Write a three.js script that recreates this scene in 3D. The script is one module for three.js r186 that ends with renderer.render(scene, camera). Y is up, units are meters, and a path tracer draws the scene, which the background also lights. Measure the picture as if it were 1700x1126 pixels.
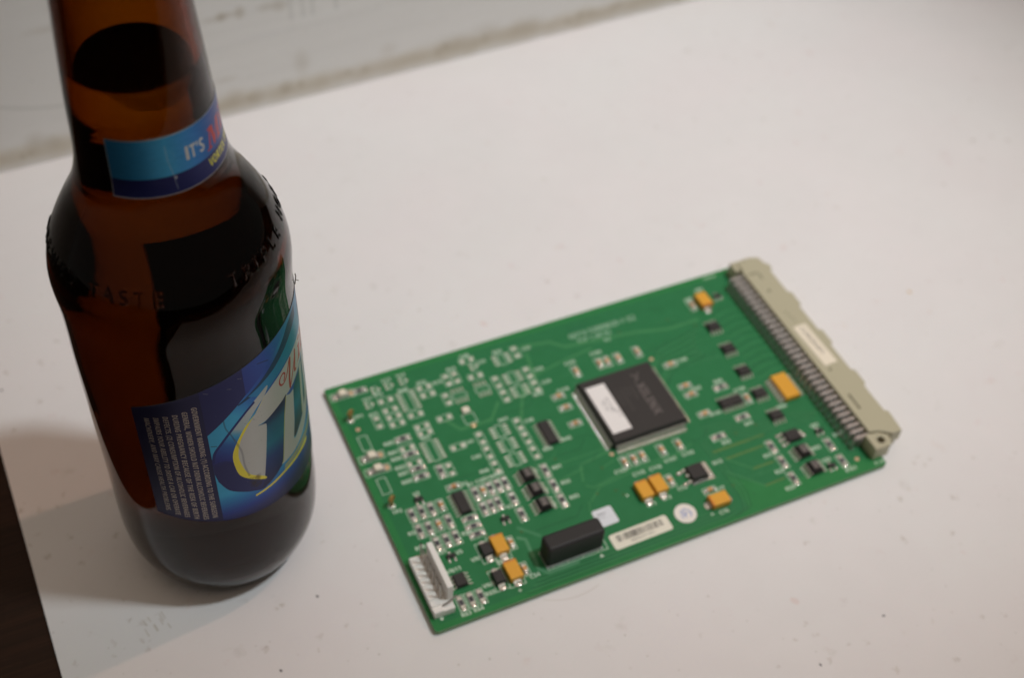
import * as THREE from 'three';
import { RoundedBoxGeometry } from 'three/addons/geometries/RoundedBoxGeometry.js';
import { mergeGeometries, mergeVertices } from 'three/addons/utils/BufferGeometryUtils.js';
import { RectAreaLightUniformsLib } from 'three/addons/lights/RectAreaLightUniformsLib.js';
import { ImprovedNoise } from 'three/addons/math/ImprovedNoise.js';

// Plan coordinates: millimetres, x along the long edge of the circuit board, y across it, h above the white panel.
const MM = 0.001;
const V = (x, y, h) => new THREE.Vector3(x * MM, h * MM, -y * MM);

// ------------------------------------------------------------ camera, exposure, light
const scene = new THREE.Scene();
const camera = new THREE.PerspectiveCamera(29.45, 1024 / 679, 0.02, 20);
camera.filmGauge = 23.6;
{
  const eye = V(-73.64, -173.0, 337.2), f = new THREE.Vector3(0.31349, -0.74013, -0.59492), d = new THREE.Vector3(-0.27623, -0.67048, 0.68858);
  camera.position.copy(eye);
  camera.up.copy(d).negate().normalize();
  camera.lookAt(eye.clone().add(f));
}
camera.focus = 0.322;
camera.userData.fStop = 6.3;
scene.add(camera);
scene.background = new THREE.Color(0.085, 0.074, 0.064);      // the dim room all round

const renderer = new THREE.WebGLRenderer({ antialias: true });
renderer.setSize(1024, 679);
renderer.toneMapping = THREE.LinearToneMapping;
renderer.toneMappingExposure = 1.05;
renderer.shadowMap.enabled = true;
RectAreaLightUniformsLib.init();

function tag(o, label, category, group, kind) {
  if (label) o.userData.label = label;
  if (category) o.userData.category = category;
  if (group) o.userData.group = group;
  if (kind) o.userData.kind = kind;
  return o;
}
const part = (name, geo, mat, parent, x = 0, y = 0, z = 0, ry = 0) => {
  const m = new THREE.Mesh(geo, mat); m.name = name; m.castShadow = m.receiveShadow = true;
  m.position.set(x * MM, y * MM, z * MM); m.rotation.y = ry; parent.add(m); return m;
};


const std = (r, g, b, rough = 0.6, metal = 0, more = {}) => new THREE.MeshStandardMaterial({ color: new THREE.Color().setRGB(r, g, b), roughness: rough, metalness: metal, ...more });

// lamps of the room, above and outside the picture
function lamp(name, label, az, el, dist, color, candela, size, aim, cone) {
  const a = az * Math.PI / 180, e = el * Math.PI / 180, foot = V(-45, 60, 0);
  const at = foot.clone().add(new THREE.Vector3(Math.cos(a) * Math.cos(e), Math.sin(e), -Math.sin(a) * Math.cos(e)).multiplyScalar(dist));
  const g = new THREE.Group(); g.name = name; g.position.copy(at); scene.add(g); tag(g, label, 'lamp');
  g.lookAt(aim);
  const bulb = new THREE.MeshStandardMaterial({ color: 0xffffff, emissive: color, emissiveIntensity: 3 });
  const m = new THREE.Mesh(new THREE.SphereGeometry(size + 0.004, 24, 16), bulb); m.name = 'bulb'; g.add(m);
  const pts = [[0.022, -0.11], [0.03, -0.105], [0.05, -0.06], [0.085, 0.03], [0.087, 0.03], [0.052, -0.062], [0.03, -0.109], [0.022, -0.114]].map((p) => new THREE.Vector2(...p));
  const s = new THREE.Mesh(new THREE.LatheGeometry(pts, 40).rotateX(Math.PI / 2), std(0.05, 0.05, 0.055, 0.5)); s.name = 'lamp_shade'; s.material.side = THREE.DoubleSide; g.add(s);
  const l = new THREE.SpotLight(color, candela, 0, cone, 1, 2);
  l.position.copy(at); l.target.position.copy(aim); l.castShadow = true; l.shadow.radius = size / 0.02; l.shadow.mapSize.set(2048, 2048); l.shadow.bias = -0.0002;
  l.name = name + '_light'; scene.add(l, l.target);
}
lamp('desk_lamp', 'cool white lamp with a dark shade beyond the right edge, the larger of two', -29, 64, 1.25, new THREE.Color(0.87, 0.95, 0.99), 2.5, 0.046, V(130, 185, 0), 0.295);
lamp('clamp_lamp', 'small warm lamp with a dark shade high beyond the connector end of the board', 4, 56, 1.3, new THREE.Color(1, 0.56, 0.4), 0.54, 0.016, V(60, 90, 0), 0.36);

{                                                  // added warm fill panel overhead, for the soft light bounced off the ceiling
  const g = new THREE.Group(); g.name = 'ceiling_fill'; g.position.copy(V(60, 120, 1430)); scene.add(g);
  tag(g, 'added warm fill panel, unseen, high above bottle and circuit board', 'fill panel');
  const c = new THREE.Color(1, 0.77, 0.58);
  const m = new THREE.Mesh(new THREE.BoxGeometry(1.7, 0.01, 1.7), new THREE.MeshStandardMaterial({ color: 0xffffff, emissive: c, emissiveIntensity: 0.06 })); m.name = 'fill_surface'; g.add(m);
  const f = new THREE.Mesh(new THREE.BoxGeometry(1.76, 0.03, 1.76), std(0.6, 0.58, 0.55, 0.7)); f.name = 'frame'; f.position.y = 0.021; g.add(f);
  const l = new THREE.RectAreaLight(c, 0.5, 1.68, 1.68); l.name = 'ceiling_fill_light'; l.position.copy(V(60, 120, 1423)); l.lookAt(V(60, 120, 0)); scene.add(l);
}

// ------------------------------------------------------------ helpers
let seed = 12345;
const rnd = () => { seed = (seed * 1664525 + 1013904223) >>> 0; return seed / 4294967296; };
const noise = new ImprovedNoise();
const canvas = (w, h) => { const c = document.createElement('canvas'); c.width = w; c.height = h; return [c, c.getContext('2d')]; };
const tex = (c, srgb = true, wrap = THREE.ClampToEdgeWrapping) => { const t = new THREE.CanvasTexture(c); if (srgb) t.colorSpace = THREE.SRGBColorSpace; t.wrapS = t.wrapT = wrap; t.anisotropy = 8; return t; };
const rgb = (r, g, b, a = 1) => `rgba(${Math.round(r)},${Math.round(g)},${Math.round(b)},${a})`;
const box = (w, h, d) => new THREE.BoxGeometry(w * MM, h * MM, d * MM);
const rbox = (w, h, d, r, s = 2) => new RoundedBoxGeometry(w * MM, h * MM, d * MM, s, r * MM);
const shift = (g, x, y, z) => g.translate(x * MM, y * MM, z * MM);
const poly = (pts) => { const s = new THREE.Shape(); pts.forEach(([x, y], i) => (i ? s.lineTo(x, y) : s.moveTo(x, y))); s.closePath(); return s; };
function prism(pts, depth, bevel = 0) {          // outline in x, y millimetres, thickness along +z, centred
  const g = new THREE.ExtrudeGeometry(poly(pts), { depth: depth - 2 * bevel, bevelEnabled: bevel > 0, bevelThickness: bevel, bevelSize: bevel, bevelOffset: -bevel, bevelSegments: 2, curveSegments: 8 });
  g.translate(0, 0, -(depth - 2 * bevel) / 2); g.scale(MM, MM, MM); return g;
}
const join = (...g) => mergeGeometries(g.map((x) => { const y = x.index ? x.toNonIndexed() : x; for (const k of Object.keys(y.attributes)) if (!['position', 'normal', 'uv'].includes(k)) y.deleteAttribute(k); return y; }));

// ------------------------------------------------------------ setting: wooden table, wall, white panel
{
  const [c, x] = canvas(2048, 2048);
  x.fillStyle = rgb(46, 29, 19); x.fillRect(0, 0, 2048, 2048);
  for (let i = 0; i < 5200; i++) {
    const y = rnd() * 2048, w = 60 + rnd() * 700, x0 = rnd() * 2300 - 200, t = rnd();
    x.strokeStyle = t < 0.55 ? rgb(30, 17, 12, 0.05 + rnd() * 0.28) : rgb(74, 46, 28, 0.04 + rnd() * 0.16);
    x.lineWidth = 0.8 + rnd() * 3.2; x.beginPath(); x.moveTo(x0, y);
    const b = (rnd() - 0.5) * 16; x.bezierCurveTo(x0 + w / 3, y + b, x0 + w * 0.66, y - b, x0 + w, y + (rnd() - 0.5) * 10); x.stroke();
  }
  for (let i = 0; i < 900; i++) { x.fillStyle = rgb(20, 11, 8, 0.35); x.fillRect(rnd() * 2048, rnd() * 2048, 6 + rnd() * 22, 1.2); }
  const t = tex(c, true, THREE.RepeatWrapping); t.repeat.set(1 / 260, 1 / 260);
  const m = new THREE.MeshPhysicalMaterial({ map: t, roughness: 0.55, specularIntensity: 0.35, bumpMap: t, bumpScale: 0.00006 });
  const g = new THREE.ExtrudeGeometry(poly([[-650, -520], [760, -520], [760, 281], [-650, 232]]), { depth: 30, bevelEnabled: false });
  g.translate(0, 0, -31.2); g.scale(MM, MM, MM); g.rotateX(-Math.PI / 2);
  tag(part('table', g, m, scene), 'dark brown wood table top under the white panel, at lower left', 'table', null, 'structure');
}
{
  const [c, x] = canvas(2048, 512), k = 5.12;                        // 400 x 100 mm of wall
  const X = (s) => s * k, Y = (h) => 512 - h * k;
  x.fillStyle = rgb(224, 222, 218); x.fillRect(0, 0, 2048, 512);
  for (let i = 0; i < 260; i++) {                                    // old streaked paint
    x.strokeStyle = rnd() < 0.5 ? rgb(204, 205, 203, 0.09) : rgb(228, 230, 231, 0.12); x.lineWidth = 3 + rnd() * 16;
    const y = rnd() * 512, x0 = rnd() * 2048; x.beginPath(); x.moveTo(x0, y); x.lineTo(x0 + 80 + rnd() * 380, y + (rnd() - 0.7) * 26); x.stroke();
  }
  const blot = (s, h, rx, ry, col, a) => { x.save(); x.translate(X(s), Y(h)); x.scale(1, ry / rx); const g = x.createRadialGradient(0, 0, 0, 0, 0, rx * k); g.addColorStop(0, rgb(...col, a)); g.addColorStop(0.5, rgb(...col, a * 0.55)); g.addColorStop(1, rgb(...col, 0)); x.fillStyle = g; x.fillRect(-rx * k, -rx * k, 2 * rx * k, 2 * rx * k); x.restore(); };
  const brown = [160, 141, 110], dark = [122, 104, 76];
  for (let s = -6; s < 404; s += 1.6) { const w = 0.5 + 0.5 * noise.noise(s * 0.06, 3.1, 0); blot(s, 4.5 + 2.5 * rnd(), 5 + 4 * rnd(), 3 + 3.4 * rnd() + 2 * w, brown, 0.08 + 0.13 * w * rnd()); if (rnd() < 0.25 * w) blot(s, 5 + rnd() * 4, 1.4 + rnd() * 2, 1 + rnd() * 1.6, dark, 0.22); }
  for (const [s, h, rx, ry, a] of [[94, 47, 2.2, 2, 0.75], [97, 47.3, 3.4, 1.4, 0.4], [101.5, 47.2, 2.2, 2.8, 0.6], [90, 46.6, 4, 1.4, 0.3], [112, 47, 4, 2, 0.35], [117.5, 46.4, 3.2, 2.8, 0.45], [92.5, 18.2, 5, 1.2, 0.3], [124.6, 17.6, 3.4, 5.6, 0.3], [117, 8, 3.2, 3, 0.45], [104, 6.5, 3.6, 4, 0.3], [95, 8, 4, 5, 0.25], [16, 11, 4, 4, 0.3], [22, 9, 3.5, 3, 0.3], [208, 10, 8, 5, 0.25], [192, 9.5, 8, 4, 0.25], [228, 9, 10, 4, 0.25], [163, 14, 4, 3, 0.2], [30, 58, 8, 1.6, 0.22]]) blot(s, h, rx * 1.3, ry * 1.3, dark, a * 0.5);
  x.strokeStyle = rgb(176, 174, 168, 0.3); x.lineWidth = 7; x.beginPath(); x.moveTo(X(0), Y(33)); x.quadraticCurveTo(X(18), Y(24), X(34), Y(24)); x.stroke();
  for (const s of [126, 130, 140, 121]) { x.fillStyle = rgb(158, 158, 154, 0.18); x.fillRect(X(s), Y(62), 9, 120); }
  for (let i = 0; i < 500; i++) { x.fillStyle = rgb(150, 142, 126, 0.04 + rnd() * 0.1); x.beginPath(); x.arc(rnd() * 2048, rnd() * 512, 0.6 + rnd() * 2.2, 0, 7); x.fill(); }
  const t = tex(c, true, THREE.MirroredRepeatWrapping); t.repeat.set(1 / 400, 1 / 100);
  const m = std(1, 1, 1, 0.6, 0, { map: t });
  const g = new THREE.BoxGeometry(1200, 420, 12); g.translate(600 - 400, 210 - 40, -6); 
  const p = g.attributes.position, uv = g.attributes.uv; for (let i = 0; i < p.count; i++) uv.setXY(i, p.getX(i), p.getY(i));
  g.scale(MM, MM, MM);
  const w = part('wall', g, m, scene, -79.4, 0, -250.85, Math.atan2(11, 317.4));
  tag(w, 'dirty white wall with brown smears along its foot behind the bottle', 'wall', null, 'structure');
}
{
  const [c, x] = canvas(2048, 1920), k = 4;                          // 512 x 480 mm of panel, from (-108, -218)
  const X = (a) => (a + 108) * k, Y = (b) => 1920 - (b + 218) * k;
  const im = x.createImageData(2048, 1920), d = im.data;
  for (let j = 0; j < 1920; j++) for (let i = 0; i < 2048; i++) {
    const n = noise.noise(i * 0.008, j * 0.008, 1) * 1.6 + noise.noise(i * 0.03, j * 0.03, 5) * 1.1 + noise.noise(i * 0.21, j * 0.21, 9) * 0.7, q = noise.noise(i * 0.005, j * 0.006, 30), o = (j * 2048 + i) * 4;
    d[o] = 228 + n + q; d[o + 1] = 226 + n - q * 1.2; d[o + 2] = 226 + n - q * 0.6; d[o + 3] = 255;
  }
  x.putImageData(im, 0, 0);
  const smear = (a, b, r, col, al) => { x.save(); x.translate(X(a), Y(b)); x.rotate(rnd() * 3); const n = 3 + Math.floor(rnd() * 4); for (let i = 0; i < n; i++) { x.fillStyle = rgb(...col, al * (0.35 + rnd() * 0.65)); x.beginPath(); x.ellipse((rnd() - 0.5) * r * k * 1.6, (rnd() - 0.5) * r * k * 0.9, r * k * (0.25 + rnd() * 0.55), r * k * (0.14 + rnd() * 0.3), rnd() * 2, 0, 7); x.fill(); } x.restore(); };
  for (let i = 0; i < 420; i++) smear(-100 + rnd() * 480, -110 + rnd() * 355, 0.7 + rnd() * 2.2, rnd() < 0.55 ? [176, 168, 160] : [206, 176, 172], 0.05 + rnd() * 0.07);
  for (let i = 0; i < 1100; i++) { x.fillStyle = rgb(100, 90, 74, 0.06 + rnd() * 0.22); x.beginPath(); x.ellipse(X(-104 + rnd() * 480), Y(-110 + rnd() * 360), 0.5 + rnd() * 1.1, 0.4 + rnd() * 0.8, rnd() * 3, 0, 7); x.fill(); }
  const S = [219.5,187.2, 220.2,173.2, 334,214.8, 361.9,179.4, 314,151.9, 306.3,127.6, 297.7,128.4, 312.1,123.2, 267.7,110.3, 190.8,103.6, 181,130.4, 172.7,-.3, 176.1,-2.7, 173,-4, 170,-2, 204.5,-11.6, 190,-8.2, 173.9,-19, 156.4,-12.5, 164,-29.8, 119.2,-14.9, 148.6,-25.7, 102.9,-52, 87.3,-47.8, 137.5,-66.3, 119.5,-62.1, 116.5,-50.8, 111.1,-49.7, 139.1,-53.3, 103.4,-43.2, 102.8,-39.2, 160.9,-60.4, 153.9,-57.8, 96.9,-42.1, -76.6,69.6, -33.8,40.3, -19.7,43.2, -38.7,27, -79.5,39.3, -76.3,37.1, -75.3,35.8, -71.9,38.2, -45.7,15.2, -31.2,12.3, -32.7,8.9, -76.8,31, -76.5,28.2, -85.8,29.7, -85.8,33.8, -96.8,31.6, -78.3,54.5, -93.8,52.4, -79.5,46.4, -23,12.3, 43.8,199.7, 25.6,163.6, 14.2,152, 37.3,136.9, 41.7,142.6, 44.3,132.3, 54.6,125.2, 55.3,115.5, 36.8,125.3, 43.9,123.6, 19.8,123, 71.4,141.7, 93.3,119, 102.3,146, -95,147.3, -89.8,171, -77.8,155.4, -84.2,148, -87.6,130.5, -79.8,133.6, -97.2,121.4, -87.9,90.6, -88.7,86.6, -90.7,86.9, -100.8,89.1, -89,74.5, -76.4,69.5, -100.9,75.6, -87.9,63.5, -96.8,70];
  for (let i = 0; i < S.length; i += 2) smear(S[i], S[i + 1], 0.7 + rnd() * 0.9, [150, 138, 124], 0.16);
  for (const [a, b] of [[126.4, -45.8], [99.5, -52], [-97.8, 140.3], [-44.4, 7], [-27.2, 25.9]]) { x.fillStyle = rgb(58, 56, 60, 0.85); x.beginPath(); x.ellipse(X(a), Y(b), 1.9, 1.2, rnd() * 3, 0, 7); x.fill(); }
  x.fillStyle = rgb(196, 160, 104, 0.8); x.beginPath(); x.ellipse(X(217), Y(64.3), 3, 2.2, 1, 0, 7); x.fill();
  for (const [a, b] of [[104.2, -31], [62.8, 108.5]]) { x.fillStyle = rgb(214, 180, 176, 0.3); x.beginPath(); x.ellipse(X(a), Y(b), 6, 4, 1, 0, 7); x.fill(); }
  x.strokeStyle = rgb(150, 138, 122, 0.35); x.lineWidth = 0.8; for (const [a, b, e, f, g, h] of [[34, -1, 42, -6, 52, -3]]) { x.beginPath(); x.moveTo(X(a), Y(b)); x.quadraticCurveTo(X(e), Y(f), X(g), Y(h)); x.stroke(); }
  for (let i = 0; i < 9; i++) { x.strokeStyle = rgb(130, 116, 92, 0.3); x.lineWidth = 1.2; const a = -77 + i * 0.9 + rnd(), b = 34 + rnd() * 5; x.beginPath(); x.moveTo(X(a), Y(b)); x.lineTo(X(a + 0.6), Y(b - 1.4 - rnd() * 2)); x.stroke(); }
  const t = tex(c); t.repeat.set(1 / 512, 1 / 480); t.offset.set(108 / 512, 218 / 480);
  const top = std(1, 1, 1, 0.6, 0, { map: t }), side = std(0.012, 0.011, 0.012, 0.6);
  const g = new THREE.ExtrudeGeometry(poly([[-95.9, -217], [402, -217], [402, 267.4], [-105.3, 249.85]]), { depth: 1.2, bevelEnabled: false });
  g.translate(0, 0, -1.2); g.scale(MM, MM, MM); g.rotateX(-Math.PI / 2);
  const pn = part('white_panel', g, [top, side], scene);
  tag(pn, 'large white scuffed panel with a dark edge, lying under bottle and circuit board', 'panel');
}

// ------------------------------------------------------------ beer bottle
const BX = -44.95, BY = 59.68, BZ = 0;
const prof = [[0, 20.6], [0.8, 22], [2.2, 23.3], [4.5, 24.6], [8, 26.1], [12, 27.4], [16, 28.15], [22, 28.55], [30, 28.6], [45, 28.42], [70, 28.36], [90, 28.3], [103, 28.1], [110, 28.2], [117, 28.55], [121, 28.3], [125, 27.4], [129, 26.0], [133, 24.1], [137, 21.9], [141, 19.6], [145, 17.85], [149, 16.75], [153, 16.15], [158, 15.85], [165, 15.55], [175, 14.9], [190, 13.8], [205, 12.95], [214, 12.6], [216, 13.9], [219, 14.2], [222, 13.2], [225, 13.2], [227.5, 13.0], [229, 12.2]];
function radius(z) {
  const n = prof.length; if (z <= 0) return prof[0][1]; if (z >= prof[n - 1][0]) return prof[n - 1][1];
  let i = 0; while (prof[i + 1][0] < z) i++;
  const sl = (a) => { const p = prof[Math.max(0, a - 1)], q = prof[Math.min(n - 1, a + 1)]; return (q[1] - p[1]) / (q[0] - p[0]); };
  const [z0, r0] = prof[i], [z1, r1] = prof[i + 1], h = z1 - z0, t = (z - z0) / h;
  return r0 * (2 * t ** 3 - 3 * t ** 2 + 1) + sl(i) * h * (t ** 3 - 2 * t ** 2 + t) + r1 * (-2 * t ** 3 + 3 * t ** 2) + sl(i + 1) * h * (t ** 3 - t ** 2);
}
const inner = (z) => radius(z) - (z < 14 ? 3.0 + (14 - z) * 0.12 : z > 150 ? 2.6 : 3.0);
// relief lettering moulded round the shoulder, read from a drawn strip: 360 degrees x 8 mm
const relief = (() => {
  const W = 4320, H = 192, [c, x] = canvas(W, H); x.fillStyle = '#000'; x.fillRect(0, 0, W, H); x.fillStyle = '#fff'; x.textAlign = 'center'; x.textBaseline = 'alphabetic';
  const put = (ch, deg, w = 1) => { x.save(); x.translate(((deg + 540) % 360) / 360 * W, H * 0.72); x.scale(1.15 * w, 1.06); x.font = '104px sans-serif'; x.fillText(ch, 0, 0); x.restore(); };
  [['T', -69.8], ['R', -61.6], ['I', -54.6], ['P', -47.4], ['L', -38.6], ['E', -30.4], ['H', -16], ['O', -7], ['P', 2], ['S', 10.5], ['T', -140.2], ['A', -132.2], ['S', -124], ['T', -116], ['E', -107.6], ['D', -154.8], ['E', -163], ['W', -172.4], ['E', 178], ['R', 169.5], ['B', 161]].forEach((a) => put(...a));
  x.fillRect(((-121 + 540) % 360) / 360 * W, H * 0.99, 20, 8);
  const p = x.getImageData(0, 0, W, H).data, f = new Float32Array(W * H);
  for (let j = 2; j < H - 2; j++) for (let i = 0; i < W; i++) { let s = 0; for (let b = -2; b <= 2; b++) for (let a = -3; a <= 3; a++) { const jj = Math.min(H - 1, Math.max(0, j + b)); s += p[(jj * W + (i + a + W) % W) * 4]; } f[j * W + i] = s / 35 / 255; }
  return (deg, z) => { const v = (132.3 - z) / 8 * H; if (v < 0 || v >= H - 1) return 0; const u = ((deg + 540) % 360) / 360 * W; return f[Math.floor(v) * W + Math.floor(u) % W]; };
})();
{
  const bottle = new THREE.Group(); bottle.name = 'beer_bottle'; bottle.position.copy(V(BX, BY, BZ)); scene.add(bottle);
  tag(bottle, 'brown glass beer bottle with blue labels standing left of the green circuit board', 'bottle');
  // outline of the glass: outside up, lip, inside down, closed at the axis
  const rings = []; rings.push([0.0001, 2.4, 0], [12, 2.2, 0], [18, 0.8, 0], [19.6, 0.1, 0]);
  for (let z = 0; z < 126; z += z < 8 ? 0.8 : z < 16 ? 1.3 : 2.5) rings.push([radius(z), z, 0]);
  for (let z = 125.4; z < 132.3; z += 0.16) rings.push([radius(z), z, 1]);
  for (let z = 132.4; z < 229; z += z < 160 ? 0.9 : 1.6) rings.push([radius(z), z, 0]);
  rings.push([12.2, 229, 0], [10.6, 229.2, 0], [9.9, 228.6, 0], [9.6, 227, 0]);
  for (let z = 225; z > 14; z -= z > 150 ? 2.5 : z > 120 ? 1.4 : 4) rings.push([Math.min(inner(z), z > 200 ? 9.8 + (225 - z) * 0.02 : 99), z, 0]);
  for (const [r, z] of [[23.6, 11.5], [22, 9.2], [19, 7.6], [14, 7], [8, 7.3], [0.0001, 7.6]]) rings.push([r, z, 0]);
  const N = 1440, pos = [], idx = [];
  for (const [r, z, em] of rings) for (let i = 0; i < N; i++) {
    const a = i / N * 2 * Math.PI, deg = i / N * 360, d = ((deg + 180) % 360) - 180, q = r + (em ? 0.3 * relief(d, z) : 0);
    pos.push(q * Math.cos(a) * MM, z * MM, -q * Math.sin(a) * MM);
  }
  for (let j = 0; j < rings.length - 1; j++) for (let i = 0; i < N; i++) { const a = j * N + i, b = j * N + (i + 1) % N, c = a + N, d = b + N; idx.push(a, b, d, a, d, c); }
  let g = new THREE.BufferGeometry(); g.setAttribute('position', new THREE.Float32BufferAttribute(pos, 3)); g.setIndex(idx); g.computeVertexNormals();
  const glass = new THREE.MeshPhysicalMaterial({ color: 0xffffff, roughness: 0.015, transmission: 1, thickness: 0.003, ior: 1.34, attenuationColor: new THREE.Color(0.42, 0.19, 0.014), attenuationDistance: 0.003 });
  part('glass_body', g, glass, bottle);
  // the beer, its skin a hair inside the glass
  const pts = [new THREE.Vector2(0.0001, 7.3), new THREE.Vector2(8, 7.0), new THREE.Vector2(14, 6.7), new THREE.Vector2(19, 7.3), new THREE.Vector2(22.05, 9.1), new THREE.Vector2(23.65, 11.45)];
  for (let z = 14.4; z < 174.6; z += z > 120 ? 1.4 : 4) pts.push(new THREE.Vector2(inner(z) + 0.04, z));
  pts.push(new THREE.Vector2(inner(174.6) + 0.04, 174.6), new THREE.Vector2(inner(174.6) - 1, 173.9), new THREE.Vector2(5, 173.7), new THREE.Vector2(0.0001, 173.7));
  const beer = new THREE.MeshPhysicalMaterial({ color: 0xffffff, roughness: 0, transmission: 1, thickness: 0.05, ior: 1.33, specularColor: new THREE.Color(0, 0, 0), attenuationColor: new THREE.Color(0.36, 0.38, 0.16), attenuationDistance: 0.05 });
  part('beer', new THREE.LatheGeometry(pts, 180).scale(MM, MM, MM), beer, bottle);

  // paper labels: curved sheets of 0.1 mm wrapped on the glass
  function wrap(p0, p1, lo, hi, u0, u1, v0, v1, map, name, gap) {
    const nu = 220, nv = 34, out = [], uv = [], ix = [];
    const at = (i, j, t) => { const ph = p0 + (p1 - p0) * i / nu, a = lo(ph), b = hi(ph), z = a + (b - a) * j / nv, r = radius(z) + gap + t, q = ph * Math.PI / 180; out.push(r * Math.cos(q) * MM, z * MM, -r * Math.sin(q) * MM); uv.push((ph - u0) / (u1 - u0), (z - v0) / (v1 - v0)); };
    for (const t of [0.1, 0]) for (let j = 0; j <= nv; j++) for (let i = 0; i <= nu; i++) at(i, j, t);
    const M = (nu + 1) * (nv + 1), q = (j, i) => j * (nu + 1) + i;
    for (let j = 0; j < nv; j++) for (let i = 0; i < nu; i++) ix.push(q(j, i), q(j, i + 1), q(j + 1, i + 1), q(j, i), q(j + 1, i + 1), q(j + 1, i));
    const nOuter = ix.length;
    for (let j = 0; j < nv; j++) for (let i = 0; i < nu; i++) ix.push(M + q(j, i), M + q(j + 1, i + 1), M + q(j, i + 1), M + q(j, i), M + q(j + 1, i), M + q(j + 1, i + 1));
    const side = (a, b) => ix.push(a, a + M, b + M, a, b + M, b);
    for (let i = 0; i < nu; i++) { side(q(0, i + 1), q(0, i)); side(q(nv, i), q(nv, i + 1)); }
    for (let j = 0; j < nv; j++) { side(q(j, 0), q(j + 1, 0)); side(q(j + 1, nu), q(j, nu)); }
    const gg = new THREE.BufferGeometry(); gg.setAttribute('position', new THREE.Float32BufferAttribute(out, 3)); gg.setAttribute('uv', new THREE.Float32BufferAttribute(uv, 2)); gg.setIndex(ix); gg.computeVertexNormals();
    gg.addGroup(0, nOuter, 0); gg.addGroup(nOuter, ix.length - nOuter, 1);
    const front = new THREE.MeshPhysicalMaterial({ map, color: new THREE.Color(0.84, 0.84, 0.84), roughness: 0.36, metalness: 0.5 });
    return part(name, gg, [front, std(0.1, 0.1, 0.1, 0.8)], bottle);
  }
  // ---- body label, drawn in degrees round the bottle and millimetres of height
  {
    const U0 = -134, U1 = 96, V0 = 40, V1 = 106, W = 2048, H = 1100, [c, x] = canvas(W, H);
    const X = (a) => (a - U0) / (U1 - U0) * W, Y = (z) => H - (z - V0) / (V1 - V0) * H;
    const path = (p, close = true) => { x.beginPath(); p.forEach(([a, z], i) => (i ? x.lineTo(X(a), Y(z)) : x.moveTo(X(a), Y(z)))); if (close) x.closePath(); };
    const curve = (p, close = false) => { const q = new THREE.SplineCurve(p.map(([a, z]) => new THREE.Vector2(X(a), Y(z)))).getPoints(p.length * 10); x.beginPath(); q.forEach((v, i) => (i ? x.lineTo(v.x, v.y) : x.moveTo(v.x, v.y))); if (close) x.closePath(); };
    const lin = (a, b, stops) => { const g = x.createLinearGradient(X(a[0]), Y(a[1]), X(b[0]), Y(b[1])); stops.forEach(([t, s]) => g.addColorStop(t, s)); return g; };
    const navy = '#232a66', deep = '#1b1f4d', cyan = '#41b2e2', blue = '#2b56ad', silver = '#c4c6c2', teal = '#15758f', yel = '#f0e34a', red = '#b8352c';
    x.fillStyle = navy; x.fillRect(0, 0, W, H);
    const design = () => {
      // bright field left of the letter
      path([[-97.4, 81], [-75, 91.2], [-58, 98], [-40, 104], [-19, 106], [-19, 40], [-97.8, 40]]); x.fillStyle = lin([-97, 80], [-52, 100], [[0, cyan], [0.3, cyan], [0.55, '#2a62b8'], [0.8, '#2a4da4'], [1, '#2d86b4']]); x.fill();
      path([[-97.6, 56], [-19, 56], [-19, 40], [-97.8, 40]]); x.fillStyle = lin([-80, 56], [-78, 42.5], [[0, cyan], [0.3, '#2a7cc0'], [0.6, '#27459a'], [0.85, navy], [1, deep]]); x.fill();
      path([[-75, 91], [-60, 96.4], [-46, 100.6], [-28, 104.5], [-28, 106], [-75, 106]]); x.fillStyle = lin([-75, 94], [-30, 104], [[0, '#2b3f92'], [0.35, '#2f56ae'], [0.7, '#2583b5'], [1, '#2f93c4']]); x.fill();
      path([[-80, 88.9], [-66, 92.6], [-52, 97], [-40, 101.6], [-28, 103], [-28, 99.2], [-40, 97], [-52, 93.2], [-66, 90.2], [-80, 88.5]]); x.fillStyle = '#173f63'; x.fill();
      path([[-74, 90], [-56, 93.2], [-40, 97], [-19, 99], [-19, 92.5], [-44, 91.3], [-56, 89.4], [-66, 87]]); x.fillStyle = lin([-66, 88], [-40, 96], [[0, '#2b86bd'], [1, '#1f8aa8']]); x.fill();
      // dark crescent round the letter
      curve([[-97.6, 69.5], [-96.3, 73.2], [-91.6, 76.9], [-84.5, 81.4], [-77, 85.2], [-68, 88.3], [-62, 89.6], [-64, 87.2], [-72, 83.4], [-80, 78], [-85, 73.5], [-86.9, 69], [-86, 63.6], [-82.6, 59.8], [-78, 57.6], [-71.6, 55.2], [-71.6, 51.5], [-78, 52.4], [-84, 54.2], [-91.8, 57.2], [-96.4, 61.6]], true);
      x.fillStyle = lin([-97, 63], [-74, 86], [[0, navy], [0.3, '#27388a'], [0.5, '#2a62ad'], [0.62, '#3a9fd2'], [0.72, '#a9bec4'], [1, '#bcc3c2']]); x.fill();
      x.strokeStyle = '#1f2c74'; x.lineWidth = 13; curve([[-97.2, 69.5], [-95.6, 73.4], [-91.2, 76.8], [-84, 81.3], [-77, 84.8], [-71, 87]]); x.stroke();
      curve([[-97.5, 69], [-92, 69.6], [-87, 67.4], [-84.6, 61.6], [-79.6, 58.5], [-71.6, 55.6], [-72.8, 51.6], [-78, 52.4], [-84, 54], [-91.8, 57], [-96, 61.4], [-97.5, 65]], true); x.fillStyle = lin([-93, 72], [-91, 63], [[0, 'rgba(35,42,102,0)'], [0.5, navy], [1, navy]]); x.fill();
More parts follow.
